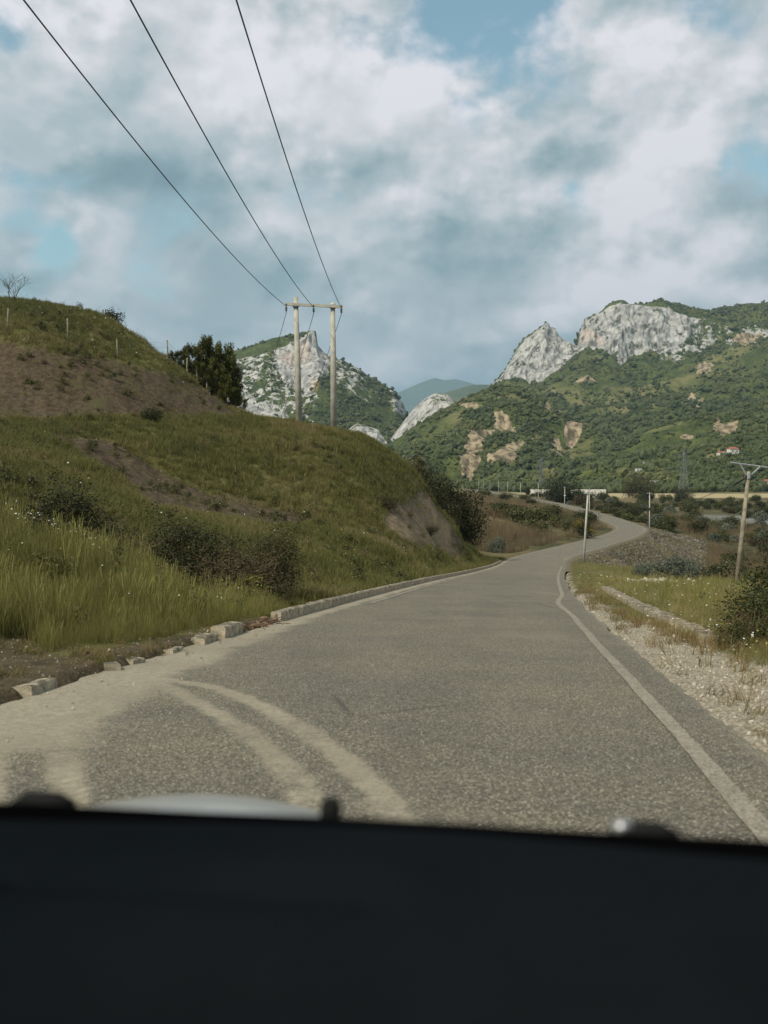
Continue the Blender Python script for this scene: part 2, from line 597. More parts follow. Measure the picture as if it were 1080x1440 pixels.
def ground_z(x, y, under_road=False):
    x, y = np.asarray(x, float), np.asarray(y, float)
    r = np.hypot(x, y)
    z = land(x, y)
    far = sstep(700, 1000, r)
    z = z * (1 - far) + (-11.5) * far
    d, yf = road_d(x, y)
    zr = road_z(yf)
    P = np.stack([x, y], -1)
    lump = 0.16 * fbm(P * 0.45, 4, 0.55, 3) + 0.35 * fbm(P * 0.11, 3, 0.5, 9) + 0.05 * fbm(P * 2.1, 2, 0.5, 21)
    lump = lump + np.where((x < -2) & (y > 40), 0.25 * fbm(P * 0.22, 3, 0.6, 31), 0)
    lump = lump + np.where((x < 8) & (y > 40) & (y < 90), 0.16 * fbm(P * 0.9, 3, 0.6, 47, True), 0)
    away = sstep(HALF + 0.6, HALF + 4.0, np.abs(d))
    z = z + lump * away * (1 - 0.6 * far)
    k = sstep(HALF + 0.35, HALF + 2.6, np.abs(d))
    onroad = (yf > -60) & (yf < 899)
    z2 = (zr + np.where(d < 0, 0.08, -0.03)) * (1 - k) + z * k
    z = np.where(onroad, z2, z)
    emb = zr - np.interp(d - HALF, [0.5, 0.9, 2.0, 4.0, 7.0, 11.0], [0.05, 0.15, 0.75, 2.0, 3.7, 5.5]) + 0.35 * fbm(P * 0.35, 3, 0.6, 66) * sstep(HALF + 1.0, HALF + 4, d)
    we = sstep(98, 112, yf) * (1 - sstep(215, 240, yf))
    z = np.where(onroad & (d > HALF + 0.3) & (d < HALF + 12), np.maximum(z, emb * we + z * (1 - we)), z)
    drop = 0.05 + 0.0025 * np.clip(yf, 0, 400)
    kk = 1 - sstep(HALF - 0.05, HALF + 0.12 + 0.004 * np.clip(yf, 0, 400), np.abs(d))
    z = np.where(onroad, z * (1 - kk) + (zr - drop) * kk, z)
    return z


# masks on the land: bare earth on the cut face, the path and the slip (regions of the photograph laid on the hill)
BARE = [
    ([(-200, 480), (0, 483), (60, 489), (130, 502), (190, 514), (235, 522), (275, 540), (310, 560), (345, 588), (300, 586), (250, 584), (120, 588), (0, 590), (-200, 590)], 1.0, 6),
    ([(70, 612), (150, 618), (190, 640), (240, 672), (300, 696), (370, 712), (450, 733), (400, 742), (300, 730), (215, 715), (170, 680), (120, 648)], 1.1, 6),
    ([(545, 715), (575, 705), (590, 690), (605, 700), (630, 735), (655, 772), (640, 782), (600, 770), (560, 758), (540, 745)], 1.0, 6),
    ([(450, 733), (540, 752), (600, 772), (560, 775), (480, 752)], 0.6, 6),
    ([(15, 735), (70, 745), (95, 775), (40, 770)], 0.7, 8),
    ([(-60, 905), (40, 898), (75, 920), (50, 945), (-60, 960)], 0.8, 8),
]


def bare_mask(P):
    px, py = project(P)
    q = np.stack([px, py], -1)
    n = fbm(P[..., :2] * 0.6, 4, 0.6, 55)
    m = np.zeros(px.shape)
    for poly, a, soft in BARE:
        s = sdf(q, poly) + n * 9
        m = np.maximum(m, a * (1 - sstep(-soft, soft, s)))
    ok = (P[..., 1] > 6) & (P[..., 1] < 95) & (P[..., 0] < 12)
    m = np.where(ok, m, 0)
    d, yf = road_d(P[..., 0], P[..., 1])
    wl = np.interp(yf, [0, 8, 11, 14, 17, 20], [2.6, 1.7, 1.1, 0.5, 0.4, 0.1])
    strip = (1 - sstep(wl * 0.6, wl * 1.2, -d - HALF + n * 0.5)) * (d < -HALF + 0.5) * (yf < 20)
    return np.maximum(m, 0.9 * strip)


def verge_gravel(x, y):
    """pale stones on the right shoulder, fading into the verge"""
    d, yf = road_d(x, y)
    n = fbm(np.stack([x, y], -1) * 0.9, 4, 0.6, 71)
    wdt = np.interp(yf, [-20, 6, 10, 14, 20, 28, 40], [2.2, 2.0, 1.9, 1.25, 0.75, 0.35, 0.12])
    dd = d - HALF
    return np.where(d > 0, 1 - sstep(wdt * 0.75, wdt * 1.25 + 0.2, dd + n * 0.6), 0)


# ------------------------------------------------------------------ ground sheet
th = np.concatenate([np.linspace(-math.pi, R(-50), 50)[:-1], np.linspace(R(-50), R(-24), 60)[:-1], np.linspace(R(-24), R(24), 520)[:-1], np.linspace(R(24), R(50), 60)[:-1], np.linspace(R(50), math.pi, 50)[:-1]])
rr = np.concatenate([[0.6, 1.5, 2.5], np.geomspace(3.3, 130, 330), np.geomspace(133, 1100, 150), np.geomspace(1250, 26000, 18)])
TH, RR = np.meshgrid(th, rr)
GX, GY = RR * np.sin(TH), RR * np.cos(TH)
GZ = ground_z(GX, GY)
V = np.stack([GX, GY, GZ], -1)
gm, t, b = new_mat('earth_and_turf', 0.95, 0.1)
P = pos(t)
n1 = t.noise(P, 0.35, 6, 0.6)
n2 = t.noise(P, 3.1, 6, 0.65)
n3 = t.noise(P, 22.0, 4, 0.6)
n4 = t.noise(P, 0.05, 5, 0.6)
turf = t.mix(t.ramp(n2, 0.3, 0.7), (0.050, 0.052, 0.016), (0.130, 0.126, 0.040))
turf = t.mix(t.ramp(n1, 0.42, 0.68), turf, (0.125, 0.105, 0.048))
earth = t.mix(t.ramp(n2, 0.3, 0.72), (0.040, 0.029, 0.018), (0.100, 0.074, 0.047))
earth = t.mix(t.ramp(n3, 0.52, 0.75), earth, (0.15, 0.118, 0.082))
earth = t.mix(t.ramp(n1, 0.55, 0.7), earth, (0.075, 0.066, 0.03))
grav = t.mix(t.ramp(n3, 0.35, 0.7), (0.18, 0.15, 0.105), (0.42, 0.375, 0.29))
scrub = t.mix(t.ramp(n4, 0.4, 0.62), (0.060, 0.058, 0.026), (0.150, 0.115, 0.060))
scrub = t.mix(t.ramp(n1, 0.5, 0.7), scrub, (0.05, 0.055, 0.02))
c = t.mix(att(t, 'scrub'), turf, scrub)
c = t.mix(att(t, 'river'), c, t.mix(t.ramp(n1, 0.35, 0.7), (0.12, 0.12, 0.112), (0.24, 0.235, 0.215)))
c = t.mix(att(t, 'bare'), c, earth)
c = t.mix(att(t, 'slip'), c, t.mix(t.ramp(n2, 0.3, 0.7), (0.11, 0.085, 0.053), (0.205, 0.16, 0.105)))
c = t.mix(att(t, 'gravel'), c, grav)
c = t.mix(att(t, 'field'), c, (0.34, 0.28, 0.16))
t.l.new(c, b.inputs['Base Color'])
bump(t, b, t.math('ADD', t.math('MULTIPLY', n2, 0.7), t.math('MULTIPLY', n3, 0.3)), 0.9, 0.12)

ctr = np.array([[0, 0, float(ground_z(np.array([0.0]), np.array([0.0]))[0])]])
Vf = np.vstack([V.reshape(-1, 3), ctr])
nr, nc = TH.shape
Fq = grid_faces(nr, nc, True)[:, ::-1]
me = mesh_np('ground', Vf, Fq, gm, True)
cidx = len(Vf) - 1
bare = np.append(bare_mask(V).ravel(), 0)
grv = np.append(verge_gravel(GX, GY).ravel(), 1)
_px, _py = project(V)
slip = (1 - sstep(-8, 8, sdf(np.stack([_px, _py], -1), BARE[2][0]) + 8 * fbm(V[..., :2] * 0.7, 3, 0.6, 57))) * ((GY > 50) & (GY < 95))
scr = sstep(85, 120, GY) * (1 - sstep(0, 6, -GX - 4) * (GY < 150))
rx, ry = GX, GY
rn = 30 * fbm(np.stack([rx, ry], -1) * 0.012, 4, 0.6, 81)
riv = sstep(255, 275, ry + rn * 0.4) * (1 - sstep(360, 390, ry + rn * 0.5)) * sstep(96, 125, rx + rn * 0.5)
fld = sstep(640, 665, ry + rn * 0.3) * (1 - sstep(800, 830, ry + rn * 0.5)) * sstep(130, 150, rx + rn * 0.2)
fld = np.maximum(fld, sstep(600, 625, ry) * (1 - sstep(690, 720, ry + rn * 0.3)) * sstep(84, 92, rx) * (1 - sstep(160, 180, rx)) * 0.9)
for nm, v in (('slip', np.append(slip.ravel(), 0)), ('bare', bare), ('gravel', grv), ('scrub', np.append(scr.ravel(), 0)), ('river', np.append(riv.ravel(), 0)), ('field', np.append(fld.ravel(), 0))):
    attr(me, nm, v)
tag(obj('ground', me), kind='structure')

# ------------------------------------------------------------------ mountains


def loft(rows, pxs, ncol, nsub, linear_rows=()):
    """surface through rows of (px, py, distance) points, from the foot over the ridge to the back"""
    cols = np.linspace(pxs[0], pxs[1], ncol)
    pts, par = [], []
    res = []
    for D, row in rows:
        row = np.array(row, float)
        py = np.interp(cols, row[:, 0], row[:, 1])
        dd = np.interp(cols, row[:, 0], row[:, 2]) if row.shape[1] > 2 else np.full(ncol, float(D))
        res.append(W(cols, py, dd))
    res = np.array(res)
    out, tv = [], []
    for i in range(len(res) - 1):
        a, bq = res[i], res[i + 1]
        for k in range(nsub[i]):
            f = k / nsub[i]
            out.append(a * (1 - f) + bq * f); tv.append(i + f)
    out.append(res[-1]); tv.append(len(res) - 1)
    G = np.array(out)
    T = np.repeat(np.array(tv)[:, None], ncol, 1)
    return G, T


def normals(G):
    du = np.gradient(G, axis=1); dv = np.gradient(G, axis=0)
    n = np.cross(du, dv)
    n /= np.maximum(np.linalg.norm(n, axis=-1, keepdims=True), 1e-9)
    return n


def smooth_rows(G, it, keep=()):
    for _ in range(it):
        H = G.copy()
        H[1:-1] = 0.25 * G[:-2] + 0.5 * G[1:-1] + 0.25 * G[2:]
        for k in keep:
            H[k] = G[k]
        G = H
    return G


mm, t, b = new_mat('mountain_cover', 0.95, 0.1)
P = pos(t)
ps = t.vmath('MULTIPLY', P, (1, 1, 0.45))
k1 = t.noise(P, 0.004, 6, 0.6)
k2 = t.noise(P, 0.03, 7, 0.65)
k3 = t.noise(ps, 0.06, 7, 0.7)
k5 = t.noise(P, 0.16, 6, 0.7)
k6 = t.noise(t.vmath('MULTIPLY', P, (1, 0.5, 0.22)), 0.10, 6, 0.65)
wood = t.mix(t.ramp(k2, 0.32, 0.68), (0.042, 0.058, 0.018), (0.108, 0.120, 0.035))
wood = t.mix(t.ramp(k1, 0.48, 0.7), wood, (0.125, 0.125, 0.043))
wood = t.mix(t.ramp(k5, 0.46, 0.60), wood, (0.030, 0.042, 0.014))
limestone = t.mix(t.ramp(k3, 0.36, 0.62), (0.21, 0.205, 0.195), (0.46, 0.445, 0.415))
crk = t.noise(t.vmath('MULTIPLY', P, (1, 1, 0.18)), 0.055, 7, 0.66)
limestone = t.mix(t.ramp(crk, 0.465, 0.375, 0.0, 0.85), limestone, (0.085, 0.085, 0.075))
limestone = t.mix(t.ramp(t.noise(P, 0.035, 8, 0.7), 0.56, 0.62), limestone, (0.055, 0.068, 0.032))
scar = t.mix(t.ramp(k6, 0.40, 0.60), (0.105, 0.085, 0.055), (0.36, 0.285, 0.185))
cr_ = t.ramp(t.math('ADD', att(t, 'rock'), t.math('MULTIPLY', t.math('SUBTRACT', k3, 0.5), 1.9)), 0.44, 0.58)
c = t.mix(att(t, 'meadow'), wood, t.mix(t.ramp(k2, 0.4, 0.6), (0.105, 0.112, 0.038), (0.165, 0.150, 0.068)))
c = t.mix(cr_, c, limestone)
c = t.mix(t.math('MULTIPLY', att(t, 'rust'), 0.25), c, (0.46, 0.27, 0.16))
c = t.mix(t.ramp(t.math('ADD', att(t, 'scar'), t.math('ADD', t.math('MULTIPLY', t.math('SUBTRACT', k6, 0.5), 1.5), t.math('MULTIPLY', t.math('SUBTRACT', k5, 0.5), 1.0))), 0.44, 0.58), c, scar)
t.l.new(c, b.inputs['Base Color'])
bump(t, b, k3, 0.7, 9.0)

SURF = {}


def mountain(name, rows, pxs, ncol, nsub, big, rockfun, scars=(), meadows=(), rust=(), rock_amp=0.0, seed=1, smooth=3, mid=0.0):
    G, T = loft(rows, pxs, ncol, nsub)
    G = smooth_rows(G, smooth, ())
    N = normals(G)
    px, py = project(G)
    rock = rockfun(px, py, T, G)
    dist = np.linalg.norm(G[..., :2], axis=-1, keepdims=False)
    prof = np.sin(np.clip((T) / T.max(), 0, 1) * math.pi) ** 0.5
    lam = big * 9
    nr_ = len(rows) - 2
    prof = prof * (1 - 0.75 * np.exp(-((T - nr_) / 0.35) ** 2))
    h = big * fbm(G / lam, 4, 0.5, seed) * prof + mid * fbm(G * np.array([1, 0.55, 0.55]) / (big * 7.0), 3, 0.42, seed + 40, True) * (1 - np.clip(rock, 0, 1)) * prof
    G = G + np.array([0, -0.35, 1.0]) * h[..., None]
    if rock_amp:
        s = np.array([1, 1, 0.22])
        hr = rock_amp * (1.15 * fbm(G * s / (rock_amp * 4.2), 4, 0.52, seed + 5, True) + 0.55 * fbm(G * np.array([1, 1, 0.5]) / (rock_amp * 1.2), 3, 0.55, seed + 9, True))
        # local toothed relief, outwards (towards the valley) and up
        G = G + (np.array([0.15, -0.75, 0.45]) * (hr * np.clip(rock * 1.3, 0, 1) * (1 - 0.62 * np.exp(-((T - nr_) / 0.3) ** 2)))[..., None])
    q = np.stack([px, py], -1)
    nz = fbm(G / 40.0, 5, 0.65, seed + 70)

    def blobmask(lst):
        m = np.zeros(px.shape)
        for x, y, a, bb, ang in lst:
            ca, sa = math.cos(R(ang)), math.sin(R(ang))
            dx, dy = px - x, py - y
            u, v = (dx * ca + dy * sa) / a, (-dx * sa + dy * ca) / bb
            m = np.maximum(m, 1 - sstep(0.6, 1.25, np.hypot(u, v) * 0.85 + nz * 0.6))
        return m
    ms, md, mr = blobmask(scars), blobmask(meadows), blobmask(rust)
    if len(scars):
        sr = fbm(G * np.array([1, 1, 0.2]) / 14.0, 4, 0.6, seed + 77, True)
        G = G + np.array([0, -0.8, 0.2]) * ((sr - 0.6) * 7.0 * ms)[..., None]
    me = mesh_np(name, G.reshape(-1, 3), grid_faces(*G.shape[:2]), mm, False)
    attr(me, 'rock', rock); attr(me, 'scar', ms); attr(me, 'meadow', md); attr(me, 'rust', mr)
    SURF[len(SURF)] = (G, np.clip(1 - np.maximum(np.maximum(rock * 1.25, ms * 1.3), md * 0.62), 0, 1), T)
    return tag(obj(name, me), kind='structure')


def const(v):
    return lambda px, py, T, G: np.full(px.shape, v)


# far blue ranges
mountain('mountain', [(18500, [(300, 690), (900, 690)]), (20000, [(300, 640), (480, 610), (560, 590), (620, 575), (700, 590), (900, 640)]),
                      (21500, [(300, 640), (480, 590), (540, 561), (560, 549), (585, 537), (611, 527), (625, 531), (640, 529), (660, 534), (690, 544), (760, 562), (900, 620)]),
                      (24000, [(300, 690), (900, 690)])], (380, 860), 110, [14, 20, 8], 90, const(0.1), seed=11, smooth=2)
mountain('mountain', [(7600, [(480, 690), (900, 690)]), (8300, [(480, 640), (600, 600), (640, 585), (700, 580), (800, 590), (900, 640)]),
                      (9000, [(480, 640), (570, 590), (600, 563), (620, 551), (640, 545), (665, 538), (692, 537), (712, 543), (800, 570), (900, 640)]),
                      (10500, [(480, 690), (900, 690)])], (520, 860), 120, [14, 20, 8], 40, const(0.0), seed=12, smooth=2)


def rock_left(px, py, T, G):
    n = fbm(np.stack([px * 0.02 + py * 0.012, py * 0.035 - px * 0.012], -1), 4, 0.6, 91)
    r = 0.41 + 0.42 * n
    r = r + 0.9 * (1 - sstep(14, 34, np.hypot((px - 425) * 0.75, (py - 505) * 0.75)))
    r = r + 0.25 * (1 - sstep(30, 90, np.hypot(px - 355, py - 545)))
    top = np.interp(px, [300, 350, 400, 425, 436, 440, 455, 560], [512, 499, 486, 474, 468, 440, 440, 440])
    r = np.where(py < top, r - 0.8, r)
    r = r - 0.55 * (1 - sstep(15, 45, np.abs((py - 575) - (px - 470) * 0.42))) * sstep(430, 470, px)
    r = r + 0.5 * (1 - sstep(5, 22, np.hypot(px - 563, py - 575)))
    return np.clip(r, 0, 1)


mountain('mountain', [(1750, [(150, 700), (620, 700)]),
                      (2050, [(150, 640), (250, 610), (330, 600), (400, 600), (480, 610), (540, 628), (575, 630), (620, 680)]),
                      (2330, [(150, 590), (250, 545), (320, 535), (380, 523), (405, 527), (425, 530), (447, 520), (500, 550), (555, 585), (575, 605), (620, 680)]),
                      (2440, [(150, 575), (250, 525), (318, 505), (380, 488), (405, 500), (425, 505), (445, 503), (455, 510), (500, 530), (555, 565), (575, 602), (620, 680)]),
                      (2500, [(150, 560), (250, 515), (318, 495), (350, 485), (400, 471), (418, 466), (440, 464), (444, 466), (447, 486), (455, 497), (490, 512), (530, 536), (555, 552), (568, 572), (576, 598), (620, 680)]),
                      (2530, [(150, 565), (250, 519), (318, 498), (350, 487), (400, 472), (418, 467), (440, 465), (444, 467), (447, 488), (455, 500), (490, 516), (530, 540), (555, 557), (568, 578), (576, 604), (620, 684)]),
                      (2800, [(150, 620), (440, 560), (620, 690)]), (3300, [(150, 690), (620, 700)])],
         (170, 612), 360, [14, 34, 22, 16, 4, 10, 6], 12, rock_left, rust=[(362 + 62, 500, 10, 16, 0), (443, 545, 6, 7, 0), (408, 508, 12, 9, 20)], rock_amp=10, seed=21, smooth=1)
mountain('mountain', [(1640, [(470, 690), (700, 690)]), (1760, [(470, 650), (500, 622), (530, 622), (545, 632), (560, 622), (580, 604), (605, 588), (640, 588), (700, 640)]),
                      (1860, [(470, 640), (485, 606), (502, 594), (520, 599), (533, 604), (541, 622), (548, 619), (560, 603), (580, 576), (600, 559), (614, 552), (628, 555), (640, 567), (700, 640)]),
                      (2100, [(470, 690), (700, 690)])],
         (472, 690), 170, [8, 22, 8], 6, lambda px, py, T, G: np.clip(0.66 + 0.5 * fbm(G / 30.0, 3, 0.6, 95), 0, 1), rock_amp=13, seed=22, smooth=1)


def rock_main(px, py, T, G):
    n = fbm(np.stack([px * 0.03, py * 0.05], -1), 4, 0.6, 93)
    band = sstep(1.93, 2.03, T) * (1 - sstep(3.0, 3.12, T))
    right = sstep(915, 1010, px)
    r = band * (0.95 - 0.45 * right + 0.35 * n)
    r = r - 0.5 * band * (1 - sstep(6, 16, np.abs(px - 830 - (py - 455) * 1.2))) * sstep(2.6, 3.0, T)
    r = r + 0.6 * (1 - sstep(4, 13, np.hypot((px - 872) * 1.4, (py - 515) * 0.7)))
    r = r + 0.5 * (1 - sstep(8, 20, np.hypot((px - 940) * 0.5, (py - 502)))) * (1 - band)
    return np.clip(r, 0, 1)


mountain('mountain', [(1500, [(560, 690), (1500, 690)]),
                      (2250, [(560, 640), (640, 600), (760, 572), (850, 568), (950, 552), (1080, 530), (1500, 520)]),
                      (2850, [(560, 640, 2850), (660, 575, 2850), (700, 543, 2850), (730, 541, 2820), (745, 546, 2800), (757, 541, 2800), (790, 520, 2840), (812, 503, 2880), (822, 492, 2900), (850, 502, 2860), (863, 510, 2840), (873, 522, 2800), (884, 512, 2840),
                              (900, 506, 2860), (940, 504, 2860), (980, 498, 2880), (1010, 488, 2900), (1040, 482, 2900), (1080, 474, 2900), (1500, 455, 2900)]),
                      (2960, [(560, 645), (690, 546), (700, 538), (712, 520), (725, 497), (740, 483), (752, 472), (766, 461), (778, 467), (788, 478), (797, 479), (806, 487), (811, 488), (814, 468), (820, 452), (835, 446), (850, 437), (866, 432), (890, 431), (905, 434),
                              (925, 437), (940, 446), (960, 451), (990, 456), (1020, 466), (1050, 470), (1080, 465), (1500, 440)]),
                      (3350, [(560, 655), (690, 556), (766, 490), (811, 510), (850, 455), (890, 446), (905, 438), (920, 431), (936, 425), (950, 427), (980, 434), (1000, 438), (1020, 432), (1050, 425), (1080, 423), (1500, 410)]),
                      (4300, [(560, 690), (1500, 640)])],
         (600, 1420), 620, [26, 26, 44, 14, 6], 16, rock_main, meadows=[(850, 570, 42, 7, -6), (905, 555, 55, 8, -8), (800, 560, 30, 8, 10), (960, 540, 60, 7, -8), (880, 583, 40, 6, 0), (1030, 505, 40, 8, -20)],
         scars=[(828, 545, 16, 4, -5), (990, 527, 9, 12, 20), (975, 575, 15, 10, 0), (775, 557, 9, 3, 0), (1050, 478, 18, 5, -10), (940, 538, 12, 3, 0)],
         rust=[(822, 476, 7, 9, 0), (843, 487, 5, 8, 0), (834, 480, 4, 6, 0)], rock_amp=17, seed=23, smooth=1, mid=30)
mountain('hill', [(1000, [(400, 692), (1000, 692)]),
                  (1180, [(400, 680), (500, 668), (600, 664), (640, 672), (700, 667), (760, 667), (850, 667), (1000, 690)]),
                  (1480, [(400, 670), (500, 645), (560, 637), (620, 626), (700, 612), (760, 614), (830, 630), (870, 648), (1000, 690)]),
                  (1760, [(400, 670), (500, 645), (553, 622), (575, 607), (600, 592), (640, 567), (680, 549), (702, 540), (725, 540), (745, 547), (765, 559), (790, 578), (820, 600), (850, 622), (880, 645), (1000, 690)]),
                  (2200, [(400, 690), (1000, 690)])],
         (430, 960), 330, [14, 30, 30, 10], 13, const(0.0),
         scars=[(672, 630, 24, 9, -45), (708, 605, 16, 10, 40), (660, 655, 12, 12, 0), (713, 648, 26, 9, -25), (690, 615, 10, 8, 0), (750, 620, 9, 7, 30), (783, 622, 8, 12, -30), (808, 610, 12, 9, 0), (812, 642, 9, 6, 20), (782, 640, 9, 5, 10), (740, 575, 14, 4, 0), (770, 575, 5, 14, -10), (660, 583, 22, 3, 0), (795, 588, 18, 5, 25)],
         meadows=[(720, 560, 40, 6, -8), (800, 630, 30, 10, 10), (640, 600, 20, 5, -20)], rock_amp=0, seed=24, smooth=5, mid=24)
mountain('hill', [(930, [(700, 692), (1700, 692)]),
                  (1040, [(700, 690), (800, 684), (850, 672), (900, 664), (1000, 655), (1080, 647), (1700, 630)]),
                  (1240, [(700, 690), (800, 672), (850, 653), (900, 637), (1000, 617), (1080, 607), (1700, 590)]),
                  (1450, [(700, 690), (780, 682), (820, 658), (850, 640), (880, 621), (920, 600), (960, 590), (1000, 580), (1040, 573), (1080, 563), (1200, 545), (1700, 540)]),
                  (1950, [(700, 690), (1700, 680)])],
         (740, 1500), 330, [16, 26, 26, 8], 11, const(0.0), scars=[(1020, 612, 15, 7, -15), (1008, 604, 4, 10, 0), (1062, 590, 18, 4, 20), (885, 648, 9, 3, 0), (965, 622, 10, 2.5, 0)],
         meadows=[(1010, 650, 26, 4, 0), (940, 605, 30, 4, -12), (1060, 640, 20, 3, 0)], seed=25, smooth=5, mid=17)
_names = list(SURF)
# ------------------------------------------------------------------ road


def road_hit(px, py):
    """where a pixel's ray meets the near road plane"""
    d = cam_dir(px, py)
    t_ = -EYE / (d[2] + SLOPE * d[1])
    return (d[0] * t_, d[1] * t_)


ys = np.concatenate([np.linspace(-30, 2.5, 20), np.arange(2.7, 15, 0.06), np.geomspace(15.0, 80, 150)[1:], np.geomspace(80, 880, 190)[1:]])
ds = np.concatenate([np.linspace(-HALF, HALF, 118)])
cx, nn, cz = road_frame(ys)
# ragged right edge of the asphalt
edge = 0.10 * fbm(np.stack([ys * 0.7, ys * 0], -1), 4, 0.6, 5) + 0.04 * fbm(np.stack([ys * 4, ys * 0], -1), 3, 0.6, 6)
D2 = np.repeat(ds[None, :], len(ys), 0)
D2 = D2 + np.clip((D2 - (HALF - 0.5)) / 0.5, 0, 1) * edge[:, None]
edl = -0.16 * np.clip(fbm(np.stack([ys * 0.55, ys * 0 + 3], -1), 4, 0.6, 15) + 0.15, -0.4, 1) - 0.06 * fbm(np.stack([ys * 3, ys * 0], -1), 3, 0.6, 16)
edl = edl * (ys < 17.5) * (ys > 3)
D2 = D2 + np.clip((-(HALF - 0.6) - D2) / 0.6, 0, 1) * edl[:, None]
RX = cx[:, None] + nn[:, 0:1] * D2
RY = ys[:, None] + nn[:, 1:2] * D2
RZ = cz[:, None] + 0.035 * (1 - (np.clip(D2, -HALF, HALF) / HALF) ** 2) + 0.06 * sstep(0, 0.35, -HALF - D2) + 0.004 * fbm(np.stack([RX, RY], -1) * 0.8, 3, 0.5, 8)
RV = np.stack([RX, RY, RZ], -1)
P2 = RV[..., :2]
n_a = fbm(P2 * 1.3, 4, 0.6, 61)
n_b = fbm(P2 * 6.0, 3, 0.6, 62)
dust_poly = [road_hit(*q) for q in [(-900, 1010), (0, 975), (200, 905), (340, 868), (440, 846), (560, 818), (640, 800), (650, 803), (580, 822), (480, 856), (400, 890), (320, 925), (255, 955), (200, 985), (140, 1015), (110, 1055), (60, 1062), (0, 1068), (-200, 1100), (-900, 1200)]]
s = sdf(P2, dust_poly)
dust = np.clip(0.85 + 0.35 * n_a + 0.2 * n_b, 0, 1) * (1 - sstep(-0.35, 0.30, s + n_a * 0.4 + n_b * 0.14))


def track(pts, w0, w1, a):
    q = [road_hit(*p_) for p_ in pts]
    dd = seg_dist(P2, q)
    wl = w0
    return a * (1 - sstep(wl * 0.62, wl * 1.25, dd + n_b * 0.05 + n_a * 0.05)) * np.clip(0.9 + 0.8 * n_a + 0.5 * n_b, 0, 1)


for args in (([(215, 958), (300, 972), (370, 1000), (430, 1035), (490, 1080), (540, 1130), (580, 1200)], 0.115, 0, 0.85),
             ([(225, 966), (290, 1002), (345, 1035), (390, 1075), (420, 1110), (440, 1160), (450, 1230)], 0.11, 0, 0.72),
             ([(70, 1020), (88, 1060), (95, 1110), (95, 1200)], 0.12, 0, 0.85),
             ([(-30, 1020), (-12, 1070), (-20, 1120), (-40, 1200)], 0.12, 0, 0.8)):
    dust = np.maximum(dust, track(*args))
# thin dust in the gutter on the left and grit along the right edge
dust = np.maximum(dust, 0.75 * (1 - sstep(0.30, 0.62, (D2 + HALF) + n_a * 0.22)) * (RY < 100))
dust = np.maximum(dust, 0.35 * (1 - sstep(0.0, 0.16, (HALF - D2) + n_b * 0.06)))
dust = np.where(RY > 60, np.maximum(dust, 0.22), dust)

am, t, b = new_mat('worn_asphalt', 0.85, 0.3)
P = pos(t)
a1 = t.noise(P, 0.6, 4, 0.55)
a2 = t.noise(P, 5.0, 4, 0.6)
vc = t.voronoi(P, 92.0, 'F1', 'Color')
sepc = t.node('ShaderNodeSeparateColor'); t.l.new(vc, sepc.inputs[0])
stone = t.ramp(sepc.outputs[0], 0.1, 1.0)
vd2 = t.voronoi(P, 92.0, 'F1', 'Distance')
basec = t.mix(stone, (0.064, 0.058, 0.044), (0.225, 0.203, 0.152))
basec = t.mix(t.ramp(sepc.outputs[1], 0.88, 0.96), basec, (0.45, 0.405, 0.31))
basec = t.mix(t.ramp(vd2, 0.45, 0.9), basec, (0.050, 0.046, 0.037))
basec = t.mix(1.0, basec, t.mix(t.ramp(a1, 0.3, 0.7), (0.88, 0.88, 0.89), (1.1, 1.08, 1.02)), 'MULTIPLY')
lat = att(t, 'lat')
wp_ = t.math('ADD', t.ramp(t.math('ABSOLUTE', t.math('SUBTRACT', lat, 0.72)), 0.55, 0.1), t.ramp(t.math('ABSOLUTE', t.math('ADD', lat, 1.1)), 0.6, 0.1))
stain = t.noise(t.vmath('MULTIPLY', P, (1.0, 0.28, 1.0)), 1.1, 5, 0.6)
basec = t.mix(t.ramp(t.math('ADD', stain, t.math('MULTIPLY', wp_, 0.12)), 0.54, 0.74, 0.0, 0.22), basec, (0.075, 0.066, 0.053))
basec = t.mix(t.ramp(t.noise(P, 0.35, 5, 0.65), 0.52, 0.70, 0.0, 0.3), basec, (0.225, 0.19, 0.135))
ck = t.voronoi(t.vmath('ADD', P, t.vmath('SCALE', t.node('ShaderNodeTexNoise').outputs[1], 0.5)), 0.42, 'DISTANCE_TO_EDGE')
basec = t.mix(t.math('MULTIPLY', t.ramp(ck, 0.012, 0.002), t.ramp(t.noise(P, 0.22, 2, 0.5), 0.55, 0.66)), basec, (0.035, 0.031, 0.026))
df = att(t, 'dust')
dfn = t.ramp(t.math('ADD', df, t.math('MULTIPLY', t.math('SUBTRACT', t.noise(P, 34.0, 4, 0.65), 0.5), 1.3)), 0.12, 0.80)
dcol = t.mix(t.ramp(t.noise(P, 14.0, 6, 0.7), 0.35, 0.7), (0.235, 0.203, 0.143), (0.345, 0.305, 0.22))
dcol = t.mix(t.ramp(a1, 0.42, 0.62, 0.0, 0.5), dcol, (0.20, 0.17, 0.12))
dcol = t.mix(t.ramp(sepc.outputs[1], 0.80, 0.93, 0.0, 0.7), dcol, (0.12, 0.10, 0.072))
c = t.mix(t.math('MULTIPLY', dfn, 0.94), basec, dcol)
t.l.new(c, b.inputs['Base Color'])
bump(t, b, t.math('MULTIPLY', vd2, t.math('SUBTRACT', 1.0, t.math('MULTIPLY', df, 0.9))), 0.7, 0.006)
me = mesh_np('road', RV.reshape(-1, 3), grid_faces(*RV.shape[:2]), am, True)
attr(me, 'dust', dust.ravel()); attr(me, 'lat', D2.ravel())
road = tag(obj('road', me), kind='structure')

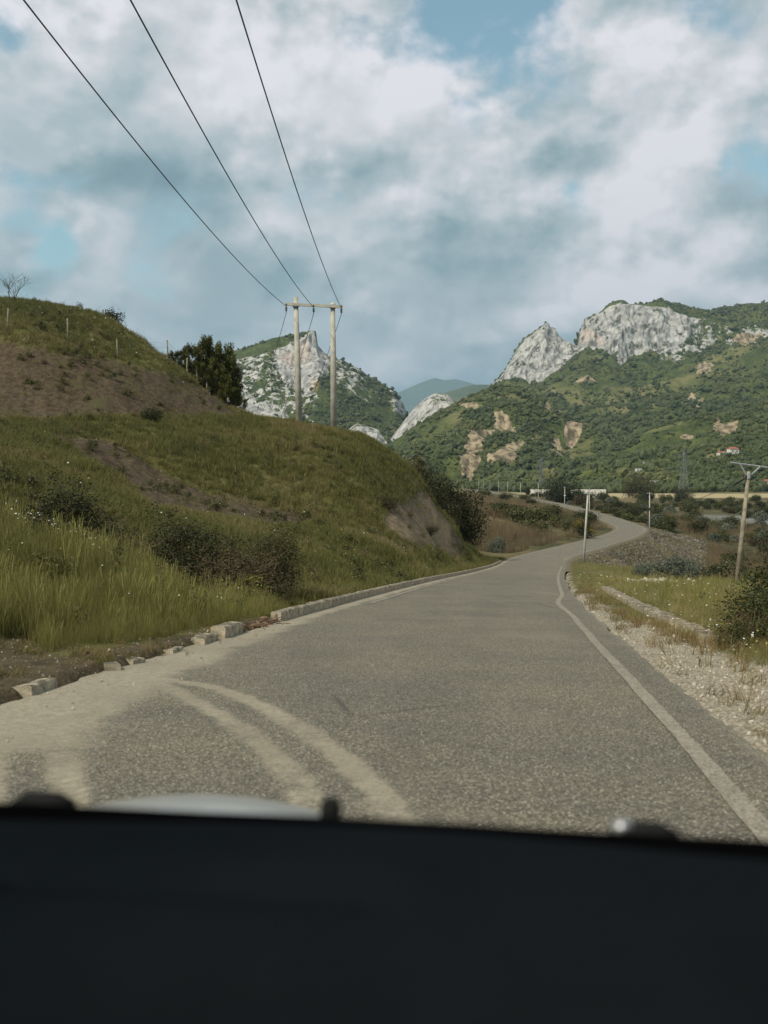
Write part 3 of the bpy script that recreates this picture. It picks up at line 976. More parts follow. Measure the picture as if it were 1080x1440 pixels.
for sd_ in (-1, 1):
    yy = np.geomspace(70 if sd_ > 0 else 90, 870, 240)
    c_, n_, z_ = road_frame(yy)
    rows_ = []
    for o_, dz_ in ((-0.15, -0.02), (0.25, 0.0), (0.9, -0.10), (1.8, -0.60), (3.0, -1.7)):
        dd_ = sd_ * (HALF + o_ + (0.12 * fbm(np.stack([yy * 0.3, yy * 0 + o_], -1), 3, .6, 6) if o_ > 0 else 0))
        rows_.append(np.stack([c_ + n_[:, 0] * dd_, yy + n_[:, 1] * dd_, z_ + dz_], -1))
    G_ = np.stack(rows_, 1)
    me = mesh_np('road_shoulder', G_.reshape(-1, 3), grid_faces(len(yy), 5) if sd_ > 0 else grid_faces(len(yy), 5)[:, ::-1], gm, True)
    attr(me, 'bare', np.tile([0.9, 0.75, 0.4, 0.3, 0.3], len(yy))); attr(me, 'gravel', np.tile([0.5, 0.3, 0.1, 0, 0], len(yy)))
    for nm in ('scrub', 'river', 'field', 'slip'):
        attr(me, nm, np.full(len(yy) * 5, 0.5 if nm == 'scrub' else 0.0))
    tag(obj('road_shoulder', me), kind='structure')

pm, t, b = new_mat('worn_road_paint', 0.8, 0.3)
P = pos(t)
w = t.ramp(t.math('ADD', t.noise(P, 28.0, 5, 0.7), t.math('MULTIPLY', t.noise(P, 1.5, 4, 0.6), 0.5)), 0.55, 0.95)
vcol = t.voronoi(P, 92.0, 'F1', 'Color')
sepc = t.node('ShaderNodeSeparateColor'); t.l.new(vcol, sepc.inputs[0])
c = t.mix(w, (0.31, 0.275, 0.21), (0.15, 0.13, 0.10))
c = t.mix(t.ramp(sepc.outputs[0], 0.45, 0.95, 0.0, 0.6), c, (0.38, 0.345, 0.27))
c = t.mix(t.ramp(sepc.outputs[1], 0.60, 0.9, 0.0, 0.75), c, (0.085, 0.073, 0.056))
c = t.mix(t.ramp(sepc.outputs[2], 0.72, 0.9, 0.0, 0.55), c, (0.16, 0.14, 0.105))
t.l.new(c, b.inputs['Base Color'])
bump(t, b, t.voronoi(P, 92.0), 0.5, 0.005)


def line_strip(name, y0, y1, off, wid, n, wob=0.02):
    yy = np.geomspace(y0, y1, n)
    c0, n0, z0 = road_frame(yy)
    o0 = off(yy) if callable(off) else np.full(n, off)
    o0 = o0 + wob * fbm(np.stack([yy * 0.6, yy * 0 + off_seed], -1), 3, 0.5, 4)
    vs = []
    for k in (-1, 0, 1):
        dd = o0 + k * wid / 2 * (1 + 0.12 * fbm(np.stack([yy * 3.0, yy * 0 + k], -1), 3, 0.6, 14))
        vs.append(np.stack([c0 + n0[:, 0] * dd, yy + n0[:, 1] * dd, z0 + 0.035 * (1 - (dd / HALF) ** 2) + 0.0085 + 0.00006 * yy], -1))
    G = np.stack(vs, 1)
    me = mesh_np(name, G.reshape(-1, 3), grid_faces(n, 3), pm, True)
    return tag(obj(name, me), kind='structure')


off_seed = 0.0
# the right edge line was repainted at an angle: a small kink where the two runs meet
kink = lambda y: 2.50 + 0.10 * np.exp(-((y - 25.5) / 3.0) ** 2) * -1.6 + 0.10 * sstep(27, 33, y)
line_strip('road_marking', 2.6, 84.0, kink, 0.125, 500)
off_seed = 3.0
line_strip('road_marking', 24.0, 78.0, -2.25, 0.11, 220)
off_seed = 5.0
line_strip('road_marking', 92, 420.0, -2.55, 0.16, 160)
line_strip('road_marking', 98, 420.0, 2.55, 0.16, 160)

# ------------------------------------------------------------------ kerb along the left side
conc = simple('weathered_concrete', (0.24, 0.205, 0.145), (0.44, 0.375, 0.27), 5.0, 0.9, 0.2, 0.6, 30.0, 0.12)
nt_ = NT(conc.node_tree)
b = conc.node_tree.nodes['Principled BSDF']
src = b.inputs['Base Color'].links[0].from_socket
P = pos(nt_)
geo = nt_.node('ShaderNodeNewGeometry')
sz = nt_.node('ShaderNodeSeparateXYZ'); nt_.l.new(geo.outputs['Normal'], sz.inputs[0])
lich = nt_.ramp(nt_.math('ADD', nt_.noise(P, 7.0, 6, 0.7), nt_.math('MULTIPLY', sz.outputs[2], 0.13)), 0.555, 0.66)
nt_.l.new(nt_.mix(lich, src, (0.105, 0.09, 0.065)), b.inputs['Base Color'])
kerb_h = 0.18


def kerb_variant(L, seed):
    r_ = random.Random(seed)
    nx, mb = 5, MB()
    vs, fs = [], []
    prof = [(0.0, -0.12), (0.0, kerb_h * 0.88), (-0.018, kerb_h), (-0.19, kerb_h), (-0.20, -0.12)]
    for i in range(nx):
        y = -L / 2 + L * i / (nx - 1)
        for (x, z) in prof:
            j = 0.004 if z > 0 else 0
            e_ = 0.004 if (i in (0, nx - 1) and z > 0) else 0
            vs.append((x + r_.uniform(-j, j), y + (-e_ if i else e_) * r_.random(), z + r_.uniform(-j, j) - e_ * r_.random()))
    m_ = len(prof)
    for i in range(nx - 1):
        for k in range(m_ - 1):
            fs.append((i * m_ + k, i * m_ + k + 1, (i + 1) * m_ + k + 1, (i + 1) * m_ + k))
    fs.append(tuple(range(m_))[::-1]); fs.append(tuple((nx - 1) * m_ + k for k in range(m_)))
    mb.add(vs, fs)
    return mb.mesh('kerb_stone', conc)


kvar = [kerb_variant(0.992, s_) for s_ in range(6)]
c0, n0, z0 = road_frame(30.0)
kerb = empty('kerb', (float(c0 - HALF), 30.0, float(z0)))
tag(kerb, 'long run of weathered concrete kerb stones along the foot of the grassy slope', 'kerb')
bpy.context.view_layer.update()


def put_kerb(y, i, sc=(1, 1, 1), dz=0.0, yaw=0.0, roll=0.0, parent=kerb):
    c_, n_, z_ = road_frame(y)
    ho = math.atan2(-n_[1], n_[0])
    slope_ = float(road_z(y + 0.5) - road_z(y - 0.5))
    o = bpy.data.objects.new('kerb_stone', kvar[i % 6])
    COL.objects.link(o)
    o.parent = parent
    o.location = Vector((float(c_ + n_[0] * -(HALF - 0.02)), float(y + n_[1] * -(HALF - 0.02)), float(z_) + dz)) - Vector(parent.location)
    o.rotation_euler = (math.atan(slope_), roll, -ho + yaw)
    o.scale = sc
    return o


y = 18.3
i = 0
while y < 92:
    c_, n_, z_ = road_frame(y)
    put_kerb(y, i * 5 + 1, (1, 1, 1 + random.uniform(-0.03, 0.03)), random.uniform(-0.006, 0.006), random.uniform(-0.008, 0.008), random.uniform(-0.012, 0.012))
    y += 1.0 * float(n_[0]); i += 1
# loose and broken stones at the near end, each a thing of its own


def rock_mesh(name, seed, mat, sub=2, rough=0.25):
    import bmesh
    bm = bmesh.new()
    bmesh.ops.create_icosphere(bm, subdivisions=sub, radius=0.5)
    co = np.array([v.co[:] for v in bm.verts])
    d = 1 + rough * fbm(co * 2.2 + seed * 7.1, 3, 0.5, seed) * 1.4
    # flattened facets
    rs = np.random.default_rng(seed)
    for _ in range(6):
        n = rs.normal(size=3); n /= np.linalg.norm(n)
        lim = rs.uniform(0.28, 0.42)
        pr = (co * d[:, None]) @ n
        d = np.where(pr > lim, d * lim / np.maximum(pr, 1e-6), d)
    for v, k in zip(bm.verts, d):
        v.co *= float(k)
    me = bpy.data.meshes.new(name)
    bm.to_mesh(me); bm.free()
    me.materials.append(mat)
    return me


o = put_kerb(14.8, 2, (1.15, 1.12, 0.92), 0.0, 0.03, 0.03, empty('kerb_stone_block', (0, 0, 0)))
par = o.parent; bpy.data.objects.remove(par)
o.parent = None; o.name = 'kerb_block'
tag(o, 'single square kerb block standing apart before the gap in the kerb', 'kerb block')
o = put_kerb(13.65, 3, (1.0, 0.9, 0.55), -0.02, 0.08, 0.08, empty('kerb_stone_block', (0, 0, 0)))
par = o.parent; bpy.data.objects.remove(par)
o.parent = None; o.name = 'kerb_block'
tag(o, 'low sunken kerb fragment leaning against the foot of the tall grass', 'kerb block')
gz0 = lambda x_, y_: float(ground_z(np.array([x_], float), np.array([y_], float))[0])
pale = simple('pale_stone', (0.20, 0.175, 0.13), (0.36, 0.32, 0.25), 4.0, 0.9, 0.2, 0.6, 25.0)
for k, (px, py, sx, sy, sz_, rz, lab) in enumerate([
        (10, 985, 1.3, 0.62, 0.62, 0.10, 'long pale broken kerb piece lying at the bare edge of the dusty road'),
        (122, 951, 0.9, 0.26, 0.50, 0.5, 'small pale kerb chip wedged in the weedy gutter'),
        (150, 942, 1.0, 0.22, 0.40, -0.3, 'thin tilted kerb chip beside the weedy gutter'),
        (205, 924, 1.1, 0.50, 0.42, 0.06, 'flat kerb piece half buried below the tall grass'),
        (252, 909, 1.0, 0.38, 0.60, -0.12, 'short pale kerb piece just before the sunken kerb fragment')]):
    h_ = road_hit(px, py)
    o = put_kerb(h_[1], k + 2, (sx, sy, sz_), -0.02, rz, random.uniform(-.15, .15), empty('kerb_stone_block', (0, 0, 0)))
    par = o.parent; bpy.data.objects.remove(par)
    o.parent = None; o.name = 'kerb_fragment'
    tag(o, lab, 'kerb piece')
# broken rubble and twigs in the gap of the kerb
mb = MB()
r_ = random.Random(4)
for k in range(46):
    y = r_.uniform(15.6, 17.7)
    c_, n_, z_ = road_frame(y)
    d_ = -HALF + r_.uniform(-0.28, 0.12)
    p_ = Vector((float(c_ + n_[0] * d_), float(y + n_[1] * d_), float(z_) + r_.uniform(0.0, 0.07)))
    if k % 3:
        a_ = r_.uniform(0, 6.28); L = r_.uniform(0.12, 0.4)
        v_ = Vector((math.cos(a_), math.sin(a_), r_.uniform(-.1, .25))) * L
        mb.tube([p_, p_ + v_ * 0.5 + Vector((0, 0, 0.02)), p_ + v_], [0.009, 0.008, 0.005], 5)
    else:
        mb.box(p_, (r_.uniform(.04, .14), r_.uniform(.04, .1), r_.uniform(.03, .08)), Matrix.Rotation(r_.uniform(0, 3), 3, 'Z') @ Matrix.Rotation(r_.uniform(-.4, .4), 3, 'X'))
brownm = simple('dead_wood', (0.10, 0.06, 0.038), (0.21, 0.14, 0.09), 9.0, 0.9, 0.15)
tag(mb.build('kerb_debris', brownm), 'brown twigs and broken chips in the gap of the kerb', 'debris', kind='stuff')

# concrete drain edge on the right verge
mb = MB()
yy = np.arange(15.5, 38.5, 0.75)
c_, n_, z_ = road_frame(yy)
drain = empty('drain_edge', (float(c_[0] + 4.4), float(yy[0]), float(z_[0])))
tag(drain, 'mossy concrete drain edge running through the weeds of the right verge', 'drain')
for k in range(len(yy) - 1):
    off0 = HALF + 1.32
    pa = np.array([c_[k] + n_[k, 0] * off0, yy[k] + n_[k, 1] * off0]); pb = np.array([c_[k + 1] + n_[k + 1, 0] * off0, yy[k + 1] + n_[k + 1, 1] * off0])
    mid_ = (pa + pb) / 2
    zg = float(ground_z(mid_[0:1], mid_[1:2])[0])
    L = np.linalg.norm(pb - pa) * 0.99
    m_ = Matrix.Rotation(math.atan2(pb[1] - pa[1], pb[0] - pa[0]), 3, 'Z') @ Matrix.Rotation(math.atan(SLOPE), 3, 'Y') @ Matrix.Rotation(random.uniform(-0.05, 0.05), 3, 'X')
    q = MB()
    q.box((0, 0, 0), (L, 0.30, 0.30), m_)
    o = q.build('drain_slab', conc, drain)
    o.location = Vector((mid_[0], mid_[1], zg - 0.02 + random.uniform(-0.02, 0.02))) - Vector(drain.location)

# ------------------------------------------------------------------ leaf and plant meshes


def leaf_cloud(centres, radii, n, size, seed, droop=0.0, aspect=0.55, flat=0.0, shell=0.55, lo=None):
    """n small leaf faces spread through lobes; returns verts, faces, tone"""
    rs = np.random.default_rng(seed)
    centres, radii = np.asarray(centres, float), np.asarray(radii, float)
    if radii.ndim == 1:
        radii = np.repeat(radii[:, None], 3, 1)
    vol = radii.prod(1) ** 0.75
    k = rs.choice(len(centres), n, p=vol / vol.sum())
    d = rs.normal(size=(n, 3)); d /= np.linalg.norm(d, axis=1, keepdims=True)
    r_ = rs.uniform(shell ** 3, 1, n) ** (1 / 3)
    r_ = r_ * (1 + 0.22 * rs.normal(size=n))
    C = centres[k] + d * r_[:, None] * radii[k]
    if lo is not None:
        C[:, 2] = np.maximum(C[:, 2], lo + rs.uniform(0, 0.1, n))
    nrm = d * 0.7 + rs.normal(size=(n, 3)) * 0.6 + np.array([0, 0, 0.45])
    nrm /= np.linalg.norm(nrm, axis=1, keepdims=True)
    a = rs.normal(size=(n, 3)); a[:, 2] -= droop
    a -= nrm * (a * nrm).sum(1, keepdims=True); a /= np.linalg.norm(a, axis=1, keepdims=True)
    bq = np.cross(nrm, a)
    s_ = size * rs.uniform(0.6, 1.4, n)[:, None]
    fold = nrm * s_ * 0.18
    Vv = np.stack([C - a * s_, C + bq * s_ * aspect + fold, C + a * s_, C - bq * s_ * aspect + fold], 1).reshape(-1, 3)
    Fv = np.arange(4 * n).reshape(n, 4)
    tone = np.repeat(np.clip(rs.normal(0.5, 0.24, n), 0, 1), 4)
    return Vv, Fv, tone


def leaf_mesh(name, mat, *a, **k):
    Vv, Fv, tone = leaf_cloud(*a, **k)
    me = mesh_np(name, Vv, Fv, mat)
    attr(me, 'tone', tone)
    return me


def lobes(n, w, h, seed, z0=0.0, flat=1.0):
    rs = np.random.default_rng(seed)
    cs, ra = [], []
    for _ in range(n):
        a_, r_ = rs.uniform(0, 6.28), w * 0.5 * math.sqrt(rs.uniform(0, 1)) * 0.72
        z_ = z0 + h * rs.uniform(0.16, 0.86) * (1 - 0.45 * (r_ / (w * 0.5)) ** 2)
        s_ = rs.uniform(0.16, 0.34) * min(w, h * 1.3)
        cs.append((r_ * math.cos(a_), r_ * math.sin(a_), max(z_, s_ * 0.5 + z0))); ra.append((s_, s_, s_ * flat * rs.uniform(0.7, 1.0)))
    return cs, ra


G_dark = leaf_mat('dark_leaves', (0.016, 0.019, 0.006), (0.062, 0.064, 0.018), (0.075, 0.058, 0.026))
G_mid = leaf_mat('green_leaves', (0.028, 0.034, 0.011), (0.105, 0.108, 0.034))
G_grey = leaf_mat('grey_green_leaves', (0.055, 0.068, 0.048), (0.17, 0.19, 0.145))
G_bram = leaf_mat('bramble_leaves', (0.014, 0.020, 0.007), (0.095, 0.105, 0.022), (0.10, 0.052, 0.028))
G_yel = leaf_mat('broom_flowers', (0.16, 0.12, 0.012), (0.46, 0.34, 0.02))
G_brown = leaf_mat('dry_twigs', (0.065, 0.045, 0.028), (0.165, 0.115, 0.07))
G_tree = leaf_mat('young_tree_leaves', (0.026, 0.034, 0.008), (0.135, 0.138, 0.030))
bark = simple('bark', (0.06, 0.05, 0.038), (0.15, 0.125, 0.095), 12.0, 0.9, 0.2, 0.6, 40.0)


def gz(x, y):
    return float(ground_z(np.array([x], float), np.array([y], float))[0])


def on_ground(px, D):
    x = (px - 540.0) / F * D
    return x, D, gz(x, D)


def tree_thing(name, crown_me, trunk_me, loc, rz, sc):
    e_ = empty(name, loc, (0, 0, rz))
    e_.scale = sc if isinstance(sc, tuple) else (sc, sc, sc)
    obj('crown', crown_me, e_)
    obj('trunk', trunk_me, e_)
    return e_


# young upright trees behind the cut face
def upright_tree(seed):
    rs = np.random.default_rng(seed)
    cs, ra = [], []
    mb = MB()
    mb.tube([(0, 0, -0.4), (0.03, 0, 1.5), (0, 0.04, 3.4), (0.03, 0, 5.2)], [0.11, 0.085, 0.055, 0.02], 7)
    for k in range(11):
        z_ = 0.9 + 3.9 * k / 10 + rs.uniform(-.2, .2)
        a_ = k * 2.4 + rs.uniform(-.4, .4)
        L = (1.25 - 0.17 * (z_ - 0.9)) * rs.uniform(0.7, 1.15)
        tip = Vector((math.cos(a_) * L, math.sin(a_) * L, z_ + L * 0.9))
        mb.tube([(0, 0, z_), (tip.x * .5, tip.y * .5, z_ + L * 0.35), tip], [0.035, 0.025, 0.008], 5)
        for f_ in (0.45, 0.75, 1.0):
            cs.append((tip.x * f_, tip.y * f_, z_ + (tip.z - z_) * f_ ** 1.3)); ra.append((0.36 - .06 * f_, 0.36 - .06 * f_, 0.50))
    for q in range(3):
        cs.append((rs.uniform(-.1, .1), rs.uniform(-.1, .1), 4.6 + q * 0.4)); ra.append((0.22 - .03 * q, 0.22 - .03 * q, 0.34))
    return leaf_mesh('crown', G_tree, cs, ra, 4600, 0.085, seed, shell=0.2), mb.mesh('trunk', bark, True)


up = [upright_tree(s_) for s_ in (1, 2, 3)]
labs = 'slim upright young tree in the leafy clump behind the bare cut slope'
for k, (px, D, top_) in enumerate([(243, 82, 496), (252, 80.5, 494), (262, 84, 490), (271, 81, 487), (281, 83, 484), (290, 81.5, 476), (298, 84, 480), (308, 82, 490), (318, 85, 488), (326, 82.5, 502), (333, 84, 522), (302, 80, 508), (318, 79.5, 528), (332, 80.5, 548), (284, 79, 510)]):
    x, y, z = on_ground(px, D)
    top = float(W(px, top_, D)[2])
    s_ = max((top - z) / 5.4, 0.35)
    w_ = max(s_ * 0.72, 0.45) + 0.08
    o = tree_thing('young_tree', up[k % 3][0], up[k % 3][1], (x, y, z), k * 1.7, (w_, w_, s_))
    tag(o, labs, 'tree', 'young trees behind the cut slope')


# broad dark shrubs beyond the end of the knoll
def broad_shrub(seed, w, h, n, mat, size, nl=16, twig=True, flat=1.0):
    cs, ra = lobes(nl, w, h, seed, 0.0, flat)
    rsn = np.random.default_rng(seed + 900)
    for q in range(nl * 2):
        k_ = rsn.integers(0, nl)
        d_ = rsn.normal(size=3); d_ /= np.linalg.norm(d_); d_[2] = abs(d_[2]) * 0.9 + 0.15
        c_ = np.array(cs[k_]) + d_ * np.array(ra[k_]) * rsn.uniform(0.9, 1.35)
        cs.append(tuple(c_)); r_ = ra[k_][0] * rsn.uniform(0.14, 0.32); ra.append((r_, r_, r_ * 1.7))
    cm = leaf_mesh('crown', mat, cs, ra, n, size, seed, shell=0.2, lo=0.02)
    mb = MB()
    rs = random.Random(seed)
    for k in range(7):
        tip = Vector(cs[k % len(cs)])
        mb.tube([(rs.uniform(-.08, .08), rs.uniform(-.08, .08), -0.25), (tip.x * .35, tip.y * .35, tip.z * .5), tuple(tip)], [0.035 * h / 2, 0.024 * h / 2, 0.008], 5)
    return cm, mb.mesh('trunk', bark, True)


bs = [broad_shrub(31, 3.4, 4.6, 5200, G_dark, 0.085, 20), broad_shrub(32, 4.2, 3.6, 5200, G_dark, 0.085, 22)]
for k, (px, py, D, v, wd) in enumerate([(586, 622, 92, 0, 1.0), (604, 640, 91, 1, 1.0), (622, 652, 93, 0, 1.15), (640, 668, 95, 1, 1.2), (648, 690, 93, 0, 1.0), (600, 660, 89, 1, 0.9), (625, 690, 90, 1, 1.0), (636, 722, 88, 1, 0.7)]):
    x, y, z = on_ground(px, D)
    top = float(W(px, py, D)[2])
    s_ = max((top - z) / (4.6 if v == 0 else 3.6), 0.35)
    o = tree_thing('dark_tree', bs[v][0], bs[v][1], (x, y, z), k * 1.3, (wd * 0.8 * min(s_, 1.2), wd * 0.8 * min(s_, 1.2), s_ * 0.94))
    tag(o, 'dense dark bushy tree growing just beyond the steep end of the knoll', 'tree', 'dark trees beyond the knoll')

# bushes in the gully
gb = [broad_shrub(41, 2.0, 1.5, 10000, G_dark, 0.024, 22), broad_shrub(42, 1.6, 1.9, 10000, G_dark, 0.024, 22)]
for k, (px, py, D, w_, v, lab) in enumerate([
        (100, 668, 24.5, 1.6, 1, 'dark tangled bush filling the gully above the grassy mound'),
        (155, 742, 22.5, 1.15, 0, 'low dark scrub with dead twigs at the edge of the grassy mound'),
        (265, 716, 22.5, 1.25, 1, 'tall dark bush in the gully beside the end of the tall grass'),
        (320, 768, 21.8, 1.3, 0, 'wide dark bush with yellow green shoots close behind the kerb gap'),
        (380, 732, 23.5, 0.95, 1, 'dark upright bush standing on the slope above the kerb')]):
    x, y, z = on_ground(px, D)
    top = float(W(px, py, D)[2])
    s_ = max((top - z) / (1.5 if v == 0 else 1.9), 0.3)
    o = tree_thing('gully_bush', gb[v][0], gb[v][1], (x, y, z - 0.05), k * 2.1, (w_, w_, s_))
    tag(o, lab, 'bush')
    tw = MB()
    rt = random.Random(k + 70)
    for q in range(60):
        a_ = rt.uniform(0, 6.28); r0 = rt.uniform(0, 0.8); L = rt.uniform(0.3, 0.8)
        b0 = Vector((math.cos(a_) * r0, math.sin(a_) * r0, rt.uniform(0.1, 1.1)))
        v0 = Vector((math.cos(a_ + rt.uniform(-1, 1)), math.sin(a_ + rt.uniform(-1, 1)), rt.uniform(0.1, 1.3))).normalized() * L
        tw.tube([b0, b0 + v0 * 0.5 + Vector((rt.uniform(-.06, .06), rt.uniform(-.06, .06), 0)), b0 + v0], [0.008, 0.006, 0.003], 4)
    tw.build('dead_twig', brownm, o)
    if k == 3:
        cs, ra = lobes(9, 1.5, 1.3, 443)
        cs = [(a_ * 0.8 + 0.35, b_ * 0.5 - 0.45, c_ * 0.6 + 0.25) for a_, b_, c_ in cs]
        obj('young_shoot', leaf_mesh('young_shoot', leaf_mat('yellow_green_shoots', (0.12, 0.13, 0.02), (0.27, 0.27, 0.05)), cs, [(0.16, 0.12, 0.12)] * 9, 260, 0.03, 444), o)['kind'] = 'stuff'
# small single shrubs on the slope
sb_ = broad_shrub(45, 1.5, 1.2, 2200, G_dark, 0.045, 12)
for px, D, s_, lab in [(215, 59.5, 0.9, 'small dark shrub on the edge of the bench below the bare slope'), (158, 82, 1.4, 'low dark shrub on the ridge top among the flowers'),
                       (605, 67, 0.7, 'lone small bush on the bare slipped earth'), (545, 58, 0.8, 'dark shrub at the lip of the earth slip')]:
    x, y, z = on_ground(px, D)
    o = tree_thing('slope_shrub', sb_[0], sb_[1], (x, y, z - 0.05), px, s_)
    tag(o, lab, 'shrub')

# bare tree on the ridge
mb = MB()
rb = random.Random(12)


def branch(p0, d, L, r0, dep):
    p1 = p0 + d * L * 0.5 + Vector((rb.uniform(-.06, .06), rb.uniform(-.06, .06), 0.02)) * L
    p2 = p0 + d * L
    mb.tube([p0, p1, p2], [r0, r0 * 0.8, r0 * 0.6], 5)
    if dep == 0:
        return
    for k in range(3 if dep > 1 else 4):
        a_ = rb.uniform(0, 6.28)
        nd = (d + Vector((math.cos(a_), math.sin(a_), rb.uniform(-.1, .5))) * rb.uniform(0.5, 0.85)).normalized()
        branch(p0 + d * L * rb.uniform(0.45, 1.0), nd, L * rb.uniform(0.55, 0.75), r0 * 0.55, dep - 1)


for k in range(3):
    a_ = k * 2.2 + 0.4
    branch(Vector((0.08 * k - .1, 0, -0.3)), Vector((math.cos(a_) * 0.35, 0.15 * math.sin(a_), 1)).normalized(), 1.35, 0.035, 3)
x, y, z = on_ground(22, 77.5)
bt = empty('bare_tree', (x, y, z)); bt.scale = (1.15, 1.15, 1.0)
mb.build('branch', bark, bt)
tag(bt, 'small leafless tree with thin forked branches on the ridge top', 'tree')

# right side: bramble, willow, broom and near weeds
br_ = [broad_shrub(51, 2.3, 1.5, 7000, G_bram, 0.034, 24), broad_shrub(52, 1.9, 1.2, 5000, G_bram, 0.034, 20)]
for (px, py, D, w_, v, lab) in [(1105, 822, 15.0, 0.85, 0, 'large bramble thicket with reddish stems spilling over the right verge'),
                                (1058, 862, 14.2, 0.55, 1, 'low red brown bramble arching in front of the leaning pole'),
                                (1125, 770, 21.0, 1.3, 0, 'high leafy bramble bank further along the right verge')]:
    x, y, z = on_ground(px, D)
    top = float(W(px, py, D)[2])
    o = tree_thing('bramble_bush', br_[v][0], br_[v][1], (x, y, z - 0.05), px, (w_, w_, max((top - z) / (1.5 if v == 0 else 1.2), 0.3)))
    cane = MB()
    rs = random.Random(px)
    for k in range(26):
        a_ = rs.uniform(0, 6.28); L = rs.uniform(0.7, 1.35)
        e2 = Vector((math.cos(a_) * L, math.sin(a_) * L, rs.uniform(0.1, 0.7)))
        cane.tube([(0, 0, 0), (e2.x * .4, e2.y * .4, rs.uniform(0.8, 1.5)), (e2.x * .8, e2.y * .8, rs.uniform(.6, 1.2)), tuple(e2)], [0.006, 0.005, 0.004, 0.002], 4)
    cane.build('cane', MAT.get('bramble_cane') or simple('bramble_cane', (0.09, 0.045, 0.032), (0.17, 0.095, 0.06), 9.0, 0.7), o)
    tag(o, lab, 'bramble')
wl = broad_shrub(55, 3.4, 2.0, 7000, G_grey, 0.06, 26)
x, y, z = on_ground(950, 60)
tag(tree_thing('willow_bush', wl[0], wl[1], (x, y, z - 0.1), 0.4, (0.98, 0.9, 0.95)), 'rounded silver grey willow bush at the foot of the rubble bank', 'bush')
x, y, z = on_ground(906, 66)
tag(tree_thing('willow_bush', wl[0], wl[1], (x, y, z - 0.1), 2.0, (0.55, 0.5, 0.55)), 'small dull green bush beside the silver grey willow', 'bush')
x, y, z = on_ground(698, 112)
tag(tree_thing('willow_bush', wl[0], wl[1], (x, y, z - 0.1), 1.2, (0.72, 0.7, 1.05)), 'grey green bush at the road bend just past the kerb end', 'bush')
yb = broad_shrub(57, 2.6, 2.4, 3200, G_dark, 0.07, 14)
x, y, z = 30.0, 148.0, gz(30.0, 148.0)
x, y, z = on_ground(822, 152)
o = tree_thing('broom_bush', yb[0], yb[1], (x, y, z), 0.2, (1.3, 1.2, 1.1))
cs, ra = lobes(14, 2.6, 2.5, 58)
cs = [(a_, b_, c_ + 0.45) for a_, b_, c_ in cs]
obj('blossom', leaf_mesh('blossom', G_yel, cs[:9], ra[:9], 900, 0.06, 59, shell=0.8, lo=1.1), o)
tag(o, 'dark bush topped with yellow blossom inside the road bend', 'bush')
# ------------------------------------------------------------------ poles, wires, fence
polem = simple('weathered_pole_concrete', (0.34, 0.32, 0.26), (0.46, 0.43, 0.36), 1.6, 0.9, 0.2, 0.4, 20.0)
pylm = simple('dull_pylon_steel', (0.13, 0.14, 0.145), (0.19, 0.20, 0.205), 3.0, 0.7, 0.3)
steel = simple('grey_galvanised_steel', (0.26, 0.27, 0.27), (0.42, 0.43, 0.43), 6.0, 0.5, 0.4, 0, 40, 0, 0.5)
ins = simple('brown_insulator', (0.035, 0.026, 0.022), (0.07, 0.05, 0.04), 6.0, 0.35, 0.5)
wirem = simple('dark_wire', (0.018, 0.02, 0.022), (0.035, 0.036, 0.038), 6.0, 0.6, 0.3)
woodp = simple('weathered_post_wood', (0.14, 0.12, 0.09), (0.25, 0.22, 0.17), 8.0, 0.9, 0.2)

DP = 76.0
pl_b, pl_t = W(421, 600, DP), W(416, 418, DP)
pr_b, pr_t = W(469.5, 606, DP), W(468, 425.5, DP)
hp = empty('power_pole', tuple(pl_b))
tag(hp, 'tall concrete H shaped power pole with one crossarm on top of the grassy knoll', 'power pole')


def part(name, mb_, mat, parent, smooth=False):
    me = mb_.mesh(name, mat, smooth)
    o = obj(name, me, parent)
    o.matrix_parent_inverse = Matrix.Translation(-Vector(parent.location))
    return o


for a_, b_ in ((pl_b, pl_t), (pr_b, pr_t)):
    a2 = a_ - np.array([0, 0, 0.9])
    part('pole_shaft', MB().tube([a2, a_ * 0.5 + b_ * 0.5, b_], [0.27, 0.225, 0.165], 12), polem, hp, True)
ca, cb = W(401, 427.5, DP - 0.25), W(482, 431.5, DP - 0.25)
dirx = Vector(cb - ca)
rotx = dirx.to_track_quat('X', 'Z').to_matrix()
part('crossarm', MB().box((ca + cb) / 2, (dirx.length, 0.16, 0.20), rotx), polem, hp)
for pt in (pl_t, pr_t):
    c_ = np.array([pt[0], DP - 0.05, ca[2] * .5 + cb[2] * .5 + (0.02 if pt is pl_t else -0.05)])
    part('clamp_band', MB().tube([c_ - [0, 0, 0.13], c_ + [0, 0, 0.13]], 0.24, 12), steel, hp)
ipts = [W(402.5, 431, DP - 0.25), W(441, 432.5, DP - 0.25), W(480, 433.5, DP - 0.25)]
for p_ in ipts:
    m_ = MB()
    for k in range(3):
        m_.tube([p_ + [0, 0, -0.05 - 0.1 * k], p_ + [0, 0, -0.085 - 0.1 * k], p_ + [0, 0, -0.13 - 0.1 * k]], [0.05, 0.115, 0.05], 9)
    m_.tube([p_ + [0, 0, 0.15], p_ + [0, 0, -0.42]], 0.03, 6)
    part('insulator', m_, ins, hp, True)
    part('insulator_cap', MB().tube([p_ + [0, -0.1, 0.10], p_ + [0, 0.1, 0.20]], [0.06, 0.09], 7), ins, hp)
wlab = ['overhead wire from the outer left end of the H pole crossarm', 'overhead wire from the middle of the H pole crossarm', 'overhead wire from the right end of the H pole crossarm']
ends_near = [(-8.65, -20.0, 13.6), (-5.95, -20.0, 13.6), (-3.35, -20.0, 13.6)]
ends_far = [W(330, 640, 190), W(366, 640, 190), W(392, 640, 190)]
